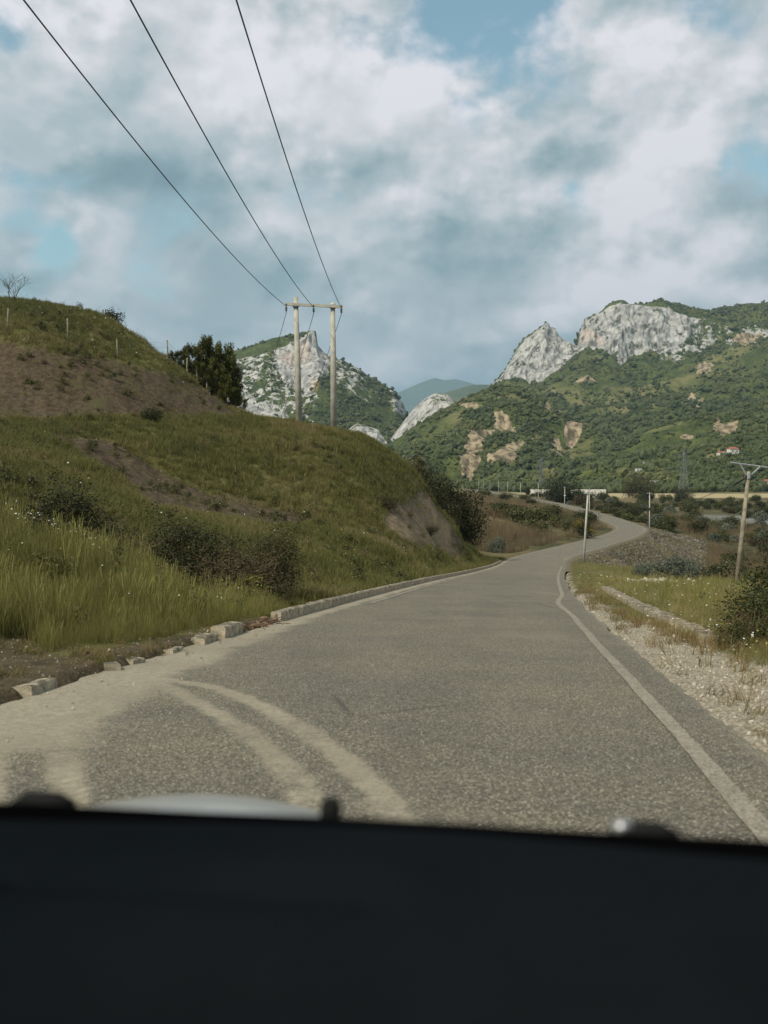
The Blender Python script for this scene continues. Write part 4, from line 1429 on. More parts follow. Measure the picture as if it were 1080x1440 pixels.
for k in range(3):
    p_ = ipts[k] + [0, -0.02, 0.02]
    A_ = np.array(ends_near[k])
    path = []
    for f_ in np.linspace(0, 1, 60):
        q = A_ * (1 - f_) + p_ * f_
        q = q - np.array([0, 0, 4 * 1.9 * f_ * (1 - f_)])
        path.append(q)
    mbw = MB().tube(path, 0.021, 5)
    p2 = ipts[k] + [0, 0.1, -0.42]
    path = []
    for f_ in np.linspace(0, 1, 40):
        q = p2 * (1 - f_) + ends_far[k] * f_
        path.append(q - np.array([0, 0, 4 * 2.2 * f_ * (1 - f_)]))
    mbw.tube([p_, p_ + [0, 0.08, -0.2], p2], 0.02, 5)
    mbw.tube(path, 0.021, 5)
    tag(mbw.build('overhead_wire', wirem), wlab[k], 'wire', 'wires of the H pole')

# leaning timber pole with a steel T top on the right
DT = 57.0
tb, tt = W(1035, 830, DT), W(1053, 663, DT)
tp = empty('utility_pole', tuple(tb))
tag(tp, 'leaning utility pole with a wide steel crossarm and V braces', 'utility pole')
ax = (tt - tb) / np.linalg.norm(tt - tb)
part('pole_shaft', MB().tube([tb - ax * 0.5, (tb + tt) / 2, tt], [0.155, 0.125, 0.095], 12), simple('old_timber', (0.20, 0.17, 0.12), (0.31, 0.27, 0.2), 3.0, 0.9, 0.2, 0.5, 18.0), tp, True)
l_, r_e = W(1027, 650.5, DT), W(1110, 661.5, DT)
part('crossarm', MB().tube([l_, r_e], 0.055, 6), steel, tp)
for q0, q1 in ((W(1041, 653, DT - .05), W(1048.5, 667, DT - .1)), (W(1069, 656.5, DT - .05), W(1057, 667, DT - .1))):
    part('brace', MB().tube([q0, q1], 0.045, 6), steel, tp)
part('clamp_band', MB().tube([tt - ax * 0.42, tt - ax * 0.12], 0.15, 10), steel, tp)
part('insulator', MB().tube([W(1046.5, 673, DT - 0.1), W(1049, 668, DT - .1)], 0.075, 8), ins, tp)
wp0, wp1 = W(1046, 673, DT), W(905, 745, 175)
path = [wp0 * (1 - f_) + (W(914, 700, 175)) * f_ - np.array([0, 0, 4 * 1.3 * f_ * (1 - f_)]) for f_ in np.linspace(0, 1, 40)]
tag(MB().tube(path, 0.02, 5).build('overhead_wire', wirem), 'dark cable drooping from the leaning pole towards the road bend', 'wire')
q0 = W(1028, 683, DT + 3)
m_ = MB().tube([W(1046, 674, DT), W(1036, 680, DT + 2), W(1026, 686, DT + 4)], [0.03, 0.055, 0.02], 6)
tag(m_.build('cable_coil', wirem), 'short dark coil of cable hanging beside the leaning pole', 'cable')

# small pole line along the far road: one mesh set, copied
sp_shaft = MB().tube([(0, 0, -0.5), (0, 0, 3.5), (0, 0, 7.0)], [0.125, 0.105, 0.08], 8).mesh('pole_shaft', simple('pale_pole', (0.36, 0.34, 0.30), (0.48, 0.46, 0.41), 2.0, 0.85), True)
sp_arm = MB().box((0, -0.12, 6.75), (0.9, 0.09, 0.09)).mesh('crossarm', steel)
sp_ins = MB().tube([(0, 0, 0), (0, 0, 0.07), (0, 0, 0.16)], [0.035, 0.07, 0.03], 7).mesh('insulator', ins)
sp_box = MB().box((0, -0.14, 4.6), (0.55, 0.12, 0.22)).mesh('sign_plate', simple('white_plate', (0.55, 0.55, 0.53), (0.65, 0.65, 0.62)))
for k, (px, D, top, lab) in enumerate([
        (821, 100, 690, 'slightly tilted pale pole on the verge where the road starts to bend'),
        (914, 176, 692, 'pale pole with a dark band at the outer side of the road bend'),
        (829, 236, 687, 'pale pole seen close behind the tilted verge pole'),
        (794, 290, 684, 'pale pole carrying a small white plate by the far road'),
        (757, 370, 679, None), (732, 440, 678, None), (714, 520, 676, None), (701, 600, 676, None), (689, 680, 675, None), (680, 740, 676, None), (673, 800, 675, None)]):
    x, y, z = on_ground(px, D)
    if D > 350:
        x = float(road_x(D)) - 5.0 if False else x
    h = float(W(px, top, D)[2]) - z
    e_ = empty('roadside_pole', (x, y, z), (0, R(3.2) if k == 0 else R(random.uniform(-.6, .6)), random.uniform(-.3, .3)))
    e_.scale = (1.0, 1.0, h / 7.0)
    obj('pole_shaft', sp_shaft, e_)
    obj('crossarm', sp_arm, e_)
    for q in (-0.4, 0.0, 0.4):
        obj('insulator', sp_ins, e_, (q, -0.12, 6.79))
    if k == 3:
        obj('sign_plate', sp_box, e_)
    if k == 1:
        obj('cable_band', MB().tube([(0, 0, 3.9), (0, 0, 4.4)], 0.17, 8).mesh('cable_band', ins), e_)
    tag(e_, lab or 'thin pale pole in the row beside the distant straight of road', 'utility pole', 'poles along the far road')
    if k == 0:
        tag(e_, group='poles along the far road')

# lattice pylons in the valley


def pylon_mesh(H, wb):
    legs, brace, arms = MB(), MB(), MB()
    lv = np.linspace(0, 1, 8)
    wdt = lambda f_: wb * (1 - f_) ** 1.25 + 0.9
    cor = lambda f_, i: Vector(((1, 1, -1, -1)[i] * wdt(f_) / 2, (1, -1, -1, 1)[i] * wdt(f_) / 2, f_ * H))
    for i in range(4):
        legs.tube([cor(f_, i) for f_ in lv], 0.12, 4)
    for a_, b_ in zip(lv[:-1], lv[1:]):
        for i in range(4):
            j = (i + 1) % 4
            brace.tube([cor(a_, i), cor(b_, j)], 0.05, 4); brace.tube([cor(a_, j), cor(b_, i)], 0.05, 4); brace.tube([cor(b_, i), cor(b_, j)], 0.05, 4)
    for f_, L in ((0.74, 6.2), (0.87, 4.6)):
        arms.tube([(-L, 0, f_ * H), (L, 0, f_ * H)], 0.16, 4)
        for s_ in (-1, 1):
            arms.tube([(s_ * L, 0, f_ * H), (s_ * 0.5, 0, f_ * H + 1.6)], 0.12, 4)
    return legs.mesh('pylon_leg', pylm), brace.mesh('lattice_bracing', pylm), arms.mesh('crossarm', pylm)


pyl = pylon_mesh(30.0, 4.6)
for px, D, base, top, lab in [(761, 860, 689, 643, 'lattice steel pylon standing at the foot of the scarred hill by the far road'), (961, 760, 694, 633, 'tall lattice steel pylon beside the pale field below the wooded hill')]:
    x, y, z = on_ground(px, D)
    e_ = empty('electricity_pylon', (x, y, z - 0.3), (0, 0, 0.35))
    s_ = (float(W(px, top, D)[2]) - z) / 30.0
    e_.scale = (s_, s_, s_)
    for me_ in pyl:
        obj(me_.name.split('.')[0], me_, e_)
    tag(e_, lab, 'pylon')

# fence on the hill
fposts = [(-110, 66.5), (-45, 66.8), (13, 67.2), (98, 69.4), (168, 71.2), (238, 76.5), (263, 78.5), (279, 79.5), (292, 80.5), (306, 82)]
x, y, z = on_ground(98, 69.4)
fence = empty('fence', (x, y, z))
tag(fence, 'old wire fence on thin wooden posts following the top of the bare slope', 'fence')
tops = []
for k, (px, D) in enumerate(fposts):
    x, y, z = on_ground(px, D)
    hgt = 1.55 * random.uniform(0.92, 1.08)
    ln = Vector((random.uniform(-.08, .08), random.uniform(-.05, .05), 1)).normalized()
    a_ = Vector((x, y, z - 0.3)); b_ = Vector((x, y, z)) + ln * hgt
    part('fence_post', MB().tube([a_, b_], [0.062, 0.052], 7), woodp, fence, True)
    tops.append((Vector((x, y, z)), ln * hgt))
for f_ in (0.4, 0.68, 0.93):
    pts = []
    for (p0, v0), (p1, v1) in zip(tops[:-1], tops[1:]):
        a_, b_ = p0 + v0 * f_, p1 + v1 * f_
        for q in np.linspace(0, 1, 5)[:-1]:
            pts.append(a_ * (1 - q) + b_ * q - Vector((0, 0, 0.16 * 4 * q * (1 - q) * 0.6)))
    part('fence_wire', MB().tube(pts, 0.006, 4), wirem, fence)

# houses on the far hill, each with walls, roof and windows
wallm = simple('house_plaster', (0.50, 0.47, 0.42), (0.62, 0.59, 0.53), 0.6, 0.9, 0.2)
roofm = simple('red_roof_tile', (0.26, 0.085, 0.055), (0.36, 0.13, 0.085), 1.2, 0.9, 0.2)
winm = simple('dark_window', (0.03, 0.035, 0.04), (0.05, 0.055, 0.06), 1.0, 0.25, 0.5)


def hill_at(px, py):
    """nearest hill surface point seen at a pixel"""
    best = None
    for k in SURF:
        G = SURF[k][0]
        x_, y_ = project(G)
        d_ = (x_ - px) ** 2 + (y_ - py) ** 2
        i_ = np.unravel_index(np.where(d_ < 9, G[..., 1], 1e9).argmin(), d_.shape)
        if d_[i_] < 9 and (best is None or G[i_][1] < best[1]):
            best = G[i_]
    return best


def house(px, py, w_, d_, h_, roof, rz, lab, D=None):
    p_ = hill_at(px, py)
    if p_ is None:
        x, y, z = on_ground(px, D or 800)
        p_ = np.array([x, y, z])
    e_ = empty('house' if roof else 'flat_building', tuple(p_), (0, 0, rz))
    MB().box((0, 0, h_ / 2 - 1.5), (w_, d_, h_ + 3)).build('wall', wallm, e_)
    if roof:
        r2 = h_ * 0.42
        v_ = [(-w_ / 2 - .5, -d_ / 2 - .5, h_), (w_ / 2 + .5, -d_ / 2 - .5, h_), (w_ / 2 + .5, d_ / 2 + .5, h_), (-w_ / 2 - .5, d_ / 2 + .5, h_), (-w_ / 4, 0, h_ + r2), (w_ / 4, 0, h_ + r2)]
        MB().add(v_, [(0, 1, 5, 4), (2, 3, 4, 5), (1, 2, 5), (3, 0, 4), (3, 2, 1, 0)]).build('roof', roofm, e_)
    else:
        MB().box((0, 0, h_ + 0.15), (w_ + .4, d_ + .4, 0.3)).build('roof', wallm, e_)
    nwin = max(2, int(w_ / 3.5))
    for q in range(nwin):
        xx = -w_ / 2 + w_ * (q + 0.5) / nwin
        MB().box((xx, -d_ / 2 - 0.03, h_ * 0.52), (1.3, 0.14, 1.5)).build('window', winm, e_)
    MB().box((w_ * 0.12, -d_ / 2 - 0.03, 0.95), (1.1, 0.12, 2.0)).build('door', winm, e_)
    tag(e_, lab, 'house' if roof else 'building')


house(1032, 636, 10, 7, 5.0, True, 0.25, 'white house with a red hipped roof on the wooded hillside')
house(1020, 639, 7, 6, 3.6, False, 0.15, 'small white building next to the red roofed house')
house(1012, 640.5, 7, 6, 3.2, True, 0.3, 'low outbuilding with a red roof just below the white house')
house(895, 664, 5.5, 5, 4.2, False, 0.1, 'tiny white hut among the dark trees below the hill')
house(906, 653, 4.5, 4, 3.4, False, 0.2, 'tiny white shed higher in the dark trees')
house(919, 679, 9, 5, 2.6, False, 0.0, 'long low pale shed at the edge of the wood')
house(1082, 682, 13, 8, 4.0, True, 0.1, 'low building with a rust red roof at the field edge')
# long pale wall beyond the far road
wl_ = empty('wall', tuple(W(770, 690, 640)))
seg = []
for px0, px1 in ((735, 760), (748, 776), (800, 858)):
    pass
for px0, px1, D in ((746, 774, 640), (803, 852, 640)):
    a_, b_ = np.array(on_ground(px0, D)), np.array(on_ground(px1, D + 6))
    n_ = max(3, int(np.linalg.norm(b_ - a_) / 4))
    for k in range(n_):
        q = a_ + (b_ - a_) * (k + 0.5) / n_
        m_ = MB().box((q[0], q[1], -8.9), (np.linalg.norm(b_ - a_) / n_ * 0.96, 0.4, 5.6))
        part('wall_panel', m_, wallm, wl_)
tag(wl_, 'long low pale wall of panels beyond the far straight of road', 'wall')
# ------------------------------------------------------------------ scattered cover (grass, woods, reeds, pebbles)


def scatter(name, pts, rots, scl, var, tint, protos):
    """points carrying instances of small prototype meshes through geometry nodes"""
    n = len(pts)
    me = bpy.data.meshes.new(name)
    me.vertices.add(n)
    me.vertices.foreach_set('co', np.asarray(pts, np.float32).ravel())
    me.update()
    attr(me, 'rot', rots, 'FLOAT_VECTOR')
    scl = np.asarray(scl, float)
    if scl.ndim == 1:
        scl = np.repeat(scl[:, None], 3, 1)
    attr(me, 'scl', scl, 'FLOAT_VECTOR')
    attr(me, 'vi', var, 'INT')
    attr(me, 'tint', tint)
    o = obj(name, me)
    ng = bpy.data.node_groups.new(name + '_scatter', 'GeometryNodeTree')
    ng.interface.new_socket('Geometry', in_out='INPUT', socket_type='NodeSocketGeometry')
    ng.interface.new_socket('Geometry', in_out='OUTPUT', socket_type='NodeSocketGeometry')
    N, L = ng.nodes, ng.links
    gi, go = N.new('NodeGroupInput'), N.new('NodeGroupOutput')
    jn = N.new('GeometryNodeJoinGeometry')

    def named(a, typ):
        q = N.new('GeometryNodeInputNamedAttribute'); q.data_type = typ
        q.inputs[0].default_value = a
        return q.outputs[0]
    rot, sc_, vi = named('rot', 'FLOAT_VECTOR'), named('scl', 'FLOAT_VECTOR'), named('vi', 'INT')
    e2r = N.new('FunctionNodeEulerToRotation'); L.new(rot, e2r.inputs[0])
    for k, pm_ in enumerate(protos):
        po = bpy.data.objects.new(name + '_piece', pm_)
        oi = N.new('GeometryNodeObjectInfo')
        oi.inputs['Object'].default_value = po
        oi.inputs['As Instance'].default_value = True
        cmp_ = N.new('FunctionNodeCompare'); cmp_.data_type = 'INT'; cmp_.operation = 'EQUAL'
        L.new(vi, cmp_.inputs[2]); cmp_.inputs[3].default_value = k
        ip = N.new('GeometryNodeInstanceOnPoints')
        L.new(gi.outputs[0], ip.inputs['Points'])
        L.new(cmp_.outputs[0], ip.inputs['Selection'])
        L.new(oi.outputs['Geometry'], ip.inputs['Instance'])
        L.new(e2r.outputs[0], ip.inputs['Rotation'])
        L.new(sc_, ip.inputs['Scale'])
        L.new(ip.outputs[0], jn.inputs[0])
    L.new(jn.outputs[0], go.inputs[0])
    md = o.modifiers.new('scatter', 'NODES')
    md.node_group = ng
    return o


def blades(n, h, spread, wid, seed, lean=0.3, seg=3, head=0.0):
    rs = np.random.default_rng(seed)
    Vs, Fs, tone = [], [], []
    for _ in range(n):
        a_ = rs.uniform(0, 6.28); r_ = spread * math.sqrt(rs.uniform())
        base = np.array([r_ * math.cos(a_), r_ * math.sin(a_), -0.03])
        hh = h * rs.uniform(0.55, 1.1)
        az = rs.uniform(0, 6.28)
        ln = np.array([math.cos(az), math.sin(az), 0]) * lean * hh * rs.uniform(0.2, 1.3)
        fz = rs.uniform(0, 6.28)
        side = np.array([math.cos(fz), math.sin(fz), 0])
        tn = rs.uniform()
        st = len(Vs)
        for k in range(seg + 1):
            f_ = k / seg
            c_ = base + np.array([0, 0, hh * f_ * (1 - 0.12 * f_ * lean)]) + ln * f_ ** 2
            w_ = wid * (1 - f_ ** 1.6) * 0.5 + 0.0006
            if head and f_ > 0.7:
                w_ += head * 0.5
            Vs += [c_ - side * w_, c_ + side * w_]; tone += [np.clip(tn * 0.65 + 0.35 * f_, 0, 1)] * 2
        for k in range(seg):
            Fs.append((st + 2 * k, st + 2 * k + 1, st + 2 * k + 3, st + 2 * k + 2))
    return np.array(Vs), np.array(Fs), np.array(tone)


def blade_mesh(name, mat, *a, **k):
    v_, f_, tn = blades(*a, **k)
    me = mesh_np(name, v_, f_, mat)
    attr(me, 'tone', tn)
    return me


grass_g = leaf_mat('meadow_grass', (0.098, 0.100, 0.027), (0.285, 0.265, 0.085), (0.37, 0.30, 0.145), True, 0.35)
grass_d = leaf_mat('hill_grass', (0.064, 0.068, 0.019), (0.195, 0.188, 0.057), (0.23, 0.175, 0.085), True, 0.3)
grass_r = leaf_mat('rusty_grass', (0.135, 0.092, 0.038), (0.31, 0.225, 0.10), (0.12, 0.12, 0.05), True, 0.3)
reed_m = leaf_mat('dry_reed', (0.095, 0.068, 0.040), (0.255, 0.190, 0.112), (0.10, 0.10, 0.04), True, 0.25)
tall = [blade_mesh('grass_tuft', grass_g, 18, 0.52, 0.12, 0.005, s_, 0.32, 4) for s_ in (1, 2)] + [blade_mesh('grass_tuft', grass_g, 12, 0.70, 0.12, 0.004, 3, 0.2, 5, 0.006), blade_mesh('grass_tuft', grass_g, 22, 0.30, 0.12, 0.007, 4, 0.5, 3)]
hillg = [blade_mesh('turf_tuft', grass_d, 22, 0.34, 0.20, 0.016, s_, 0.45, 2) for s_ in (5, 6, 7)]
rust = [blade_mesh('dry_tuft', grass_r, 22, 0.24, 0.13, 0.007, s_, 0.55, 3) for s_ in (8, 9)]
reeds = [blade_mesh('reed_clump', reed_m, 26, 2.6, 0.75, 0.042, s_, 0.14, 3) for s_ in (10, 11, 12)]


def polar(n, th0, th1, r0, r1, seed, p=1.4):
    rs = np.random.default_rng(seed)
    a_ = rs.uniform(R(th0), R(th1), n)
    u_ = rs.uniform(0, 1, n)
    r_ = (r0 ** (2 - p) + u_ * (r1 ** (2 - p) - r0 ** (2 - p))) ** (1 / (2 - p))
    return r_ * np.sin(a_), r_ * np.cos(a_), rs


def common(rs, n, tilt=0.12):
    return np.stack([rs.normal(0, tilt, n), rs.normal(0, tilt, n), rs.uniform(0, 6.28, n)], -1)


# tall grass on the near mound and along the kerb
x, y, rs = polar(44000, -48, 6, 8.5, 34, 101)
d, yf = road_d(x, y)
z = ground_z(x, y)
Pn = np.stack([x, y, z], -1)
bm_ = bare_mask(Pn)
nz = fbm(Pn[:, :2] * 0.8, 3, 0.5, 111)
front = np.interp(yf, [6, 9, 10.5, 12, 13.5, 16, 19, 30], [3.2, 2.2, 1.5, 0.75, 0.4, 0.3, 0.28, 0.28])     # grass begins further from the road at the near end
keep = (d < -HALF - front + nz * 0.25) & (bm_ < 0.35 + 0.2 * nz) & ((y < 20.5) | (rs.uniform(0, 1, len(x)) < 0.55))
x, y, z, nz, d, yf = x[keep], y[keep], z[keep], nz[keep], d[keep], yf[keep]
n = len(x)
hs = np.interp(-d - HALF, [0.25, 0.8, 1.6, 4], [0.5, 0.75, 1.0, 1.0]) * np.where(y > 20.5, 0.62, 1.0) * np.clip(0.88 + 0.75 * nz, 0.35, 1.4) * rs.uniform(0.6, 1.2, n)
var = rs.choice(4, n, p=[.3, .3, .22, .18])
tintv = np.clip(0.5 + 0.5 * fbm(np.stack([x, y], -1) * 0.35, 3, 0.5, 113) + rs.normal(0, 0.16, n), 0, 1)
tag(scatter('tall_grass', np.stack([x, y, z], -1), common(rs, n), hs, var, tintv, tall), 'tall yellow green meadow grass on the near mound and along the kerb', 'grass', kind='stuff')

# turf over the hill and knoll
x, y, rs = polar(95000, -40, 9, 24, 100, 121, 1.15)
d, yf = road_d(x, y)
z = ground_z(x, y)
Pn = np.stack([x, y, z], -1)
bm_ = bare_mask(Pn)
nz = fbm(Pn[:, :2] * 0.35, 4, 0.55, 123)
keep = (d < -HALF - 0.35) & (rs.uniform(0, 1, len(x)) > bm_ * 1.05 - 0.10 - 0.22 * (nz > 0.08))
x, y, z, nz, bm_ = x[keep], y[keep], z[keep], nz[keep], bm_[keep]
n = len(x)
hs = np.clip(1.1 + 0.7 * nz, 0.5, 1.9) * rs.uniform(0.7, 1.25, n) * (1 - 0.5 * bm_)
tintv = np.clip(0.42 + 0.75 * fbm(np.stack([x, y], -1) * 0.16, 4, 0.55, 124) + rs.normal(0, 0.18, n) + 0.25 * bm_, 0, 1)
tag(scatter('hill_grass', np.stack([x, y, z], -1), common(rs, n, 0.2), hs, rs.integers(0, 3, n), tintv, hillg), 'olive turf covering the hill and knoll', 'grass', kind='stuff')

# weeds and low dark scrub breaking up the turf
weed_m = leaf_mat('hill_weeds', (0.030, 0.034, 0.011), (0.125, 0.120, 0.038), (0.15, 0.10, 0.05), True, 0.2)


def weed_mesh(seed, n_, w_, h_):
    cs, ra = lobes(7, w_, h_, seed)
    Vv, Fv, tn = leaf_cloud(cs, ra, n_, 0.03, seed, shell=0.1, lo=0.0)
    me = mesh_np('weed', Vv, Fv, weed_m)
    attr(me, 'tone', tn)
    return me


weeds = [weed_mesh(401, 420, 0.7, 0.5), weed_mesh(402, 380, 0.5, 0.75), weed_mesh(403, 420, 0.9, 0.4)]
x, y, rs = polar(9000, -40, 9, 13, 96, 405, 1.1)
d, yf = road_d(x, y)
nz = fbm(np.stack([x, y], -1) * 0.22, 4, 0.62, 407)
keep = (d < -HALF - 0.7) & (rs.uniform(0, 1, len(x)) < np.clip(nz * 1.5 + 0.08, 0.02, 1) * 0.5)
x, y, nz = x[keep], y[keep], nz[keep]
n = len(x)
tag(scatter('hill_weeds', np.stack([x, y, ground_z(x, y)], -1), common(rs, n, 0.1), rs.uniform(0.5, 1.25, n), rs.integers(0, 3, n), np.clip(rs.normal(0.45, 0.28, n), 0, 1), weeds), 'dark weeds and low scrub breaking up the turf of the hill', 'weeds', kind='stuff')

# verge on the right: green weeds, rusty dry grass
x, y, rs = polar(46000, 2, 48, 7.5, 100, 131, 1.5)
d, yf = road_d(x, y)
z = ground_z(x, y)
gv = verge_gravel(x, y)
nz = fbm(np.stack([x, y], -1) * 0.6, 3, 0.5, 133)
keep = (d > HALF + 0.12) & (rs.uniform(0, 1, len(x)) > gv * 0.97) & (np.abs(d - HALF - 1.32 - 0.0) > np.where((y > 15) & (y < 38), 0.17, 0))
x, y, z, d, nz, yf, gv = x[keep], y[keep], z[keep], d[keep], nz[keep], yf[keep], gv[keep]
n = len(x)
dd = d - HALF
hs = np.clip(np.interp(dd, [0, 1.2, 2.2, 4, 8], [0.22, 0.30, 0.5, 0.75, 0.8]) * (1 + 0.8 * nz), 0.15, 1.05) * rs.uniform(0.7, 1.25, n)
tintv = np.clip(0.52 + 0.6 * nz + rs.normal(0, 0.25, n) + np.interp(dd, [0, 2, 4], [.25, .1, 0]), 0, 1)
tag(scatter('verge_grass', np.stack([x, y, z], -1), common(rs, n, 0.15), hs, rs.choice(4, n, p=[.25, .25, .1, .4]), tintv, tall), 'green grass and weeds on the right hand verge', 'grass', kind='stuff')
x, y, rs = polar(10500, 2, 48, 7.5, 45, 141, 1.6)
d, yf = road_d(x, y)
z = ground_z(x, y)
nz = fbm(np.stack([x, y], -1) * 0.7, 3, 0.5, 143)
wid_ = np.interp(yf, [6, 10, 14, 20, 30, 45], [2.2, 2.0, 1.5, 1.0, 0.6, 0.3])
keep = (d > HALF + 0.1) & (rs.uniform(0, 1, len(x)) < np.exp(-((d - HALF - wid_) / 0.55) ** 2) * (0.65 + nz) + 0.05 * (d - HALF < wid_))
x, y, z = x[keep], y[keep], z[keep]
n = len(x)
tag(scatter('dry_grass', np.stack([x, y, z], -1), common(rs, n, 0.25), rs.uniform(0.5, 1.2, n), rs.integers(0, 2, n), rs.uniform(0, 1, n), rust), 'rusty dry grass fringing the gravel shoulder', 'grass', kind='stuff')

# flat weeds, dead stalks and tufts at the near left road edge and in the gutter
x, y, rs = polar(9000, -48, 3, 7.0, 22, 151, 1.6)
d, yf = road_d(x, y)
z = ground_z(x, y)
nz = fbm(np.stack([x, y], -1) * 1.6, 3, 0.6, 153)
keep = (d < -HALF + 0.02) & (d > -HALF - 3.2) & (nz > 0.02)
x, y, z = x[keep], y[keep], z[keep]
n = len(x)
tag(scatter('gutter_weeds', np.stack([x, y, z], -1), common(rs, n, 0.35), rs.uniform(0.25, 0.7, n), rs.integers(0, 2, n), np.clip(rs.normal(0.5, 0.3, n), 0, 1), [rust[0], blade_mesh('weed_tuft', grass_d, 20, 0.2, 0.10, 0.008, 77, 0.6, 2)]), 'brown weeds and short tufts in the near gutter', 'weeds', kind='stuff')
for px, py, s_ in ((263, 925, 0.42), (360, 898, 0.32), (385, 890, 0.25), (310, 908, 0.3), (345, 890, 0.3)):
    h_ = road_hit(px, py)
    o = obj('weed_tuft', tall[3], None, (h_[0], h_[1], float(road_z(h_[1])) + 0.01), (0, 0, px))
    o.scale = (s_ * 0.9, s_ * 0.9, s_)
    tag(o, 'small green weed sprouting from the dusty edge of the asphalt', 'weed', 'weeds in the asphalt edge')

# pebbles on the shoulder and grit on the road
pebm = simple('pale_gravel', (0.22, 0.19, 0.14), (0.50, 0.46, 0.37), 3.0, 0.9, 0.2)
nt_ = NT(pebm.node_tree)
b = pebm.node_tree.nodes['Principled BSDF']
r0 = att(nt_, 'tint', 'INSTANCER')
nt_.l.new(nt_.mix(r0, (0.19, 0.16, 0.115), (0.50, 0.45, 0.355)), b.inputs['Base Color'])
peb = [rock_mesh('pebble', s_, pebm, 1, 0.3) for s_ in (3, 4, 5)]
x, y, rs = polar(44000, 2, 50, 5.0, 34, 161, 1.7)
d, yf = road_d(x, y)
gv = verge_gravel(x, y)
keep = (d > HALF - 0.06) & (rs.uniform(0, 1, len(x)) < gv + 0.02)
x, y, d = x[keep], y[keep], d[keep]
z = ground_z(x, y)
n = len(x)
sc_ = np.exp(rs.normal(-3.65, 0.45, n))
tag(scatter('gravel', np.stack([x, y, z + sc_ * 0.12], -1), rs.uniform(0, 6.28, (n, 3)), np.stack([sc_, sc_ * 0.8, sc_ * 0.6], -1), rs.integers(0, 3, n), rs.uniform(0, 1, n), peb), 'pale loose gravel on the right shoulder', 'gravel', kind='stuff')
x, y, rs = polar(7000, -50, 0, 5.5, 24, 171, 1.5)
d, yf = road_d(x, y)
keep = (d < -HALF + 1.1) & (d > -HALF - 2.0) & (rs.uniform(0, 1, len(x)) < np.where(d < -HALF, 0.8, 0.35 * np.exp(-(d + HALF) / 0.4) + 0.05))
x, y, d, yf = x[keep], y[keep], d[keep], yf[keep]
z = np.where(np.abs(d) < HALF, road_z(yf) + 0.035 * (1 - (d / HALF) ** 2), ground_z(x, y))
n = len(x)
sc_ = np.exp(rs.normal(-3.9, 0.5, n))
tag(scatter('road_grit', np.stack([x, y, z + sc_ * 0.15], -1), rs.uniform(0, 6.28, (n, 3)), np.stack([sc_, sc_ * 0.8, sc_ * 0.6], -1), rs.integers(0, 3, n), rs.uniform(0, 0.8, n), peb), 'loose grit and small stones along the dusty left road edge', 'grit', kind='stuff')

# rubble on the outer bank of the bend
rubm = simple('grey_rubble', (0.1, 0.09, 0.075), (0.3, 0.28, 0.24), 3.0, 0.95, 0.15)
nt_ = NT(rubm.node_tree)
b = rubm.node_tree.nodes['Principled BSDF']
r0 = att(nt_, 'tint', 'INSTANCER')
nt_.l.new(nt_.mix(r0, (0.06, 0.051, 0.039), (0.20, 0.175, 0.138)), b.inputs['Base Color'])
rub = [rock_mesh('rubble_stone', s_, rubm, 1, 0.35) for s_ in (13, 14, 15)]
rs = np.random.default_rng(181)
x, y = rs.uniform(18, 75, 70000), rs.uniform(95, 215, 70000)
d, yf = road_d(x, y)
keep = (d > HALF + 0.9) & (d < HALF + 12 + 3 * fbm(np.stack([x, y], -1) * 0.2, 3, 0.5, 7)) & (yf > 103) & (yf < 206)
x, y, d = x[keep], y[keep], d[keep]
z = ground_z(x, y)
n = len(x)
sc_ = np.exp(rs.normal(-1.65, 0.55, n))
tag(scatter('rubble_bank', np.stack([x, y, z], -1), rs.uniform(0, 6.28, (n, 3)), np.stack([sc_, sc_ * 0.9, sc_ * 0.7], -1), rs.integers(0, 3, n), np.clip(rs.normal(0.45, 0.25, n), 0, 1), rub), 'bank of grey brown rubble on the outer side of the road bend', 'rubble', kind='stuff')
# small heap of pale stones in the meadow
hx, hy, hz_ = on_ground(918, 52)
n = 60
px_, py_ = hx + rs.normal(0, .6, n), hy + rs.normal(0, .8, n)
sc_ = rs.uniform(0.12, 0.38, n)
tag(scatter('stone_heap', np.stack([px_, py_, ground_z(px_, py_) + 0.1], -1), rs.uniform(0, 6.28, (n, 3)), sc_, rs.integers(0, 3, n), rs.uniform(.6, 1, n), peb), 'small heap of pale stones in the grass of the meadow', 'stone heap', kind='stuff')

# reeds inside the bend and on the valley floor
rs = np.random.default_rng(191)
x = np.concatenate([rs.uniform(8, 60, 12000), rs.uniform(24, 150, 9000)])
y = np.concatenate([rs.uniform(108, 330, 12000), rs.uniform(92, 420, 9000)])
d, yf = road_d(x, y)
nz = fbm(np.stack([x, y], -1) * 0.035, 4, 0.6, 193)
inside_ = (d < -HALF - 1.8) & (nz > -0.22)
outer = (d > HALF + 11) & (nz > -0.05) & ~((y > 255) & (x > 105))
keep = inside_ | outer
x, y, d, nz = x[keep], y[keep], d[keep], nz[keep]
z = ground_z(x, y)
n = len(x)
sz_ = rs.uniform(0.55, 1.1, n) * np.interp(np.abs(d), [4, 10, 20], [0.55, 0.95, 1.0])
sz_ = np.where(d < 0, sz_ * np.interp(y, [105, 150, 220, 330], [0.8, 1.0, 0.9, 0.6]), sz_ * 1.05)
tag(scatter('reeds', np.stack([x, y, z - 0.1], -1), common(rs, n, 0.06), sz_, rs.integers(0, 3, n), np.clip(0.45 + 0.9 * fbm(np.stack([x, y], -1) * 0.05, 3, 0.5, 197) + rs.normal(0, .15, n), 0, 1), reeds), 'tall dry brown reeds inside the bend and on the valley floor', 'reeds', kind='stuff')

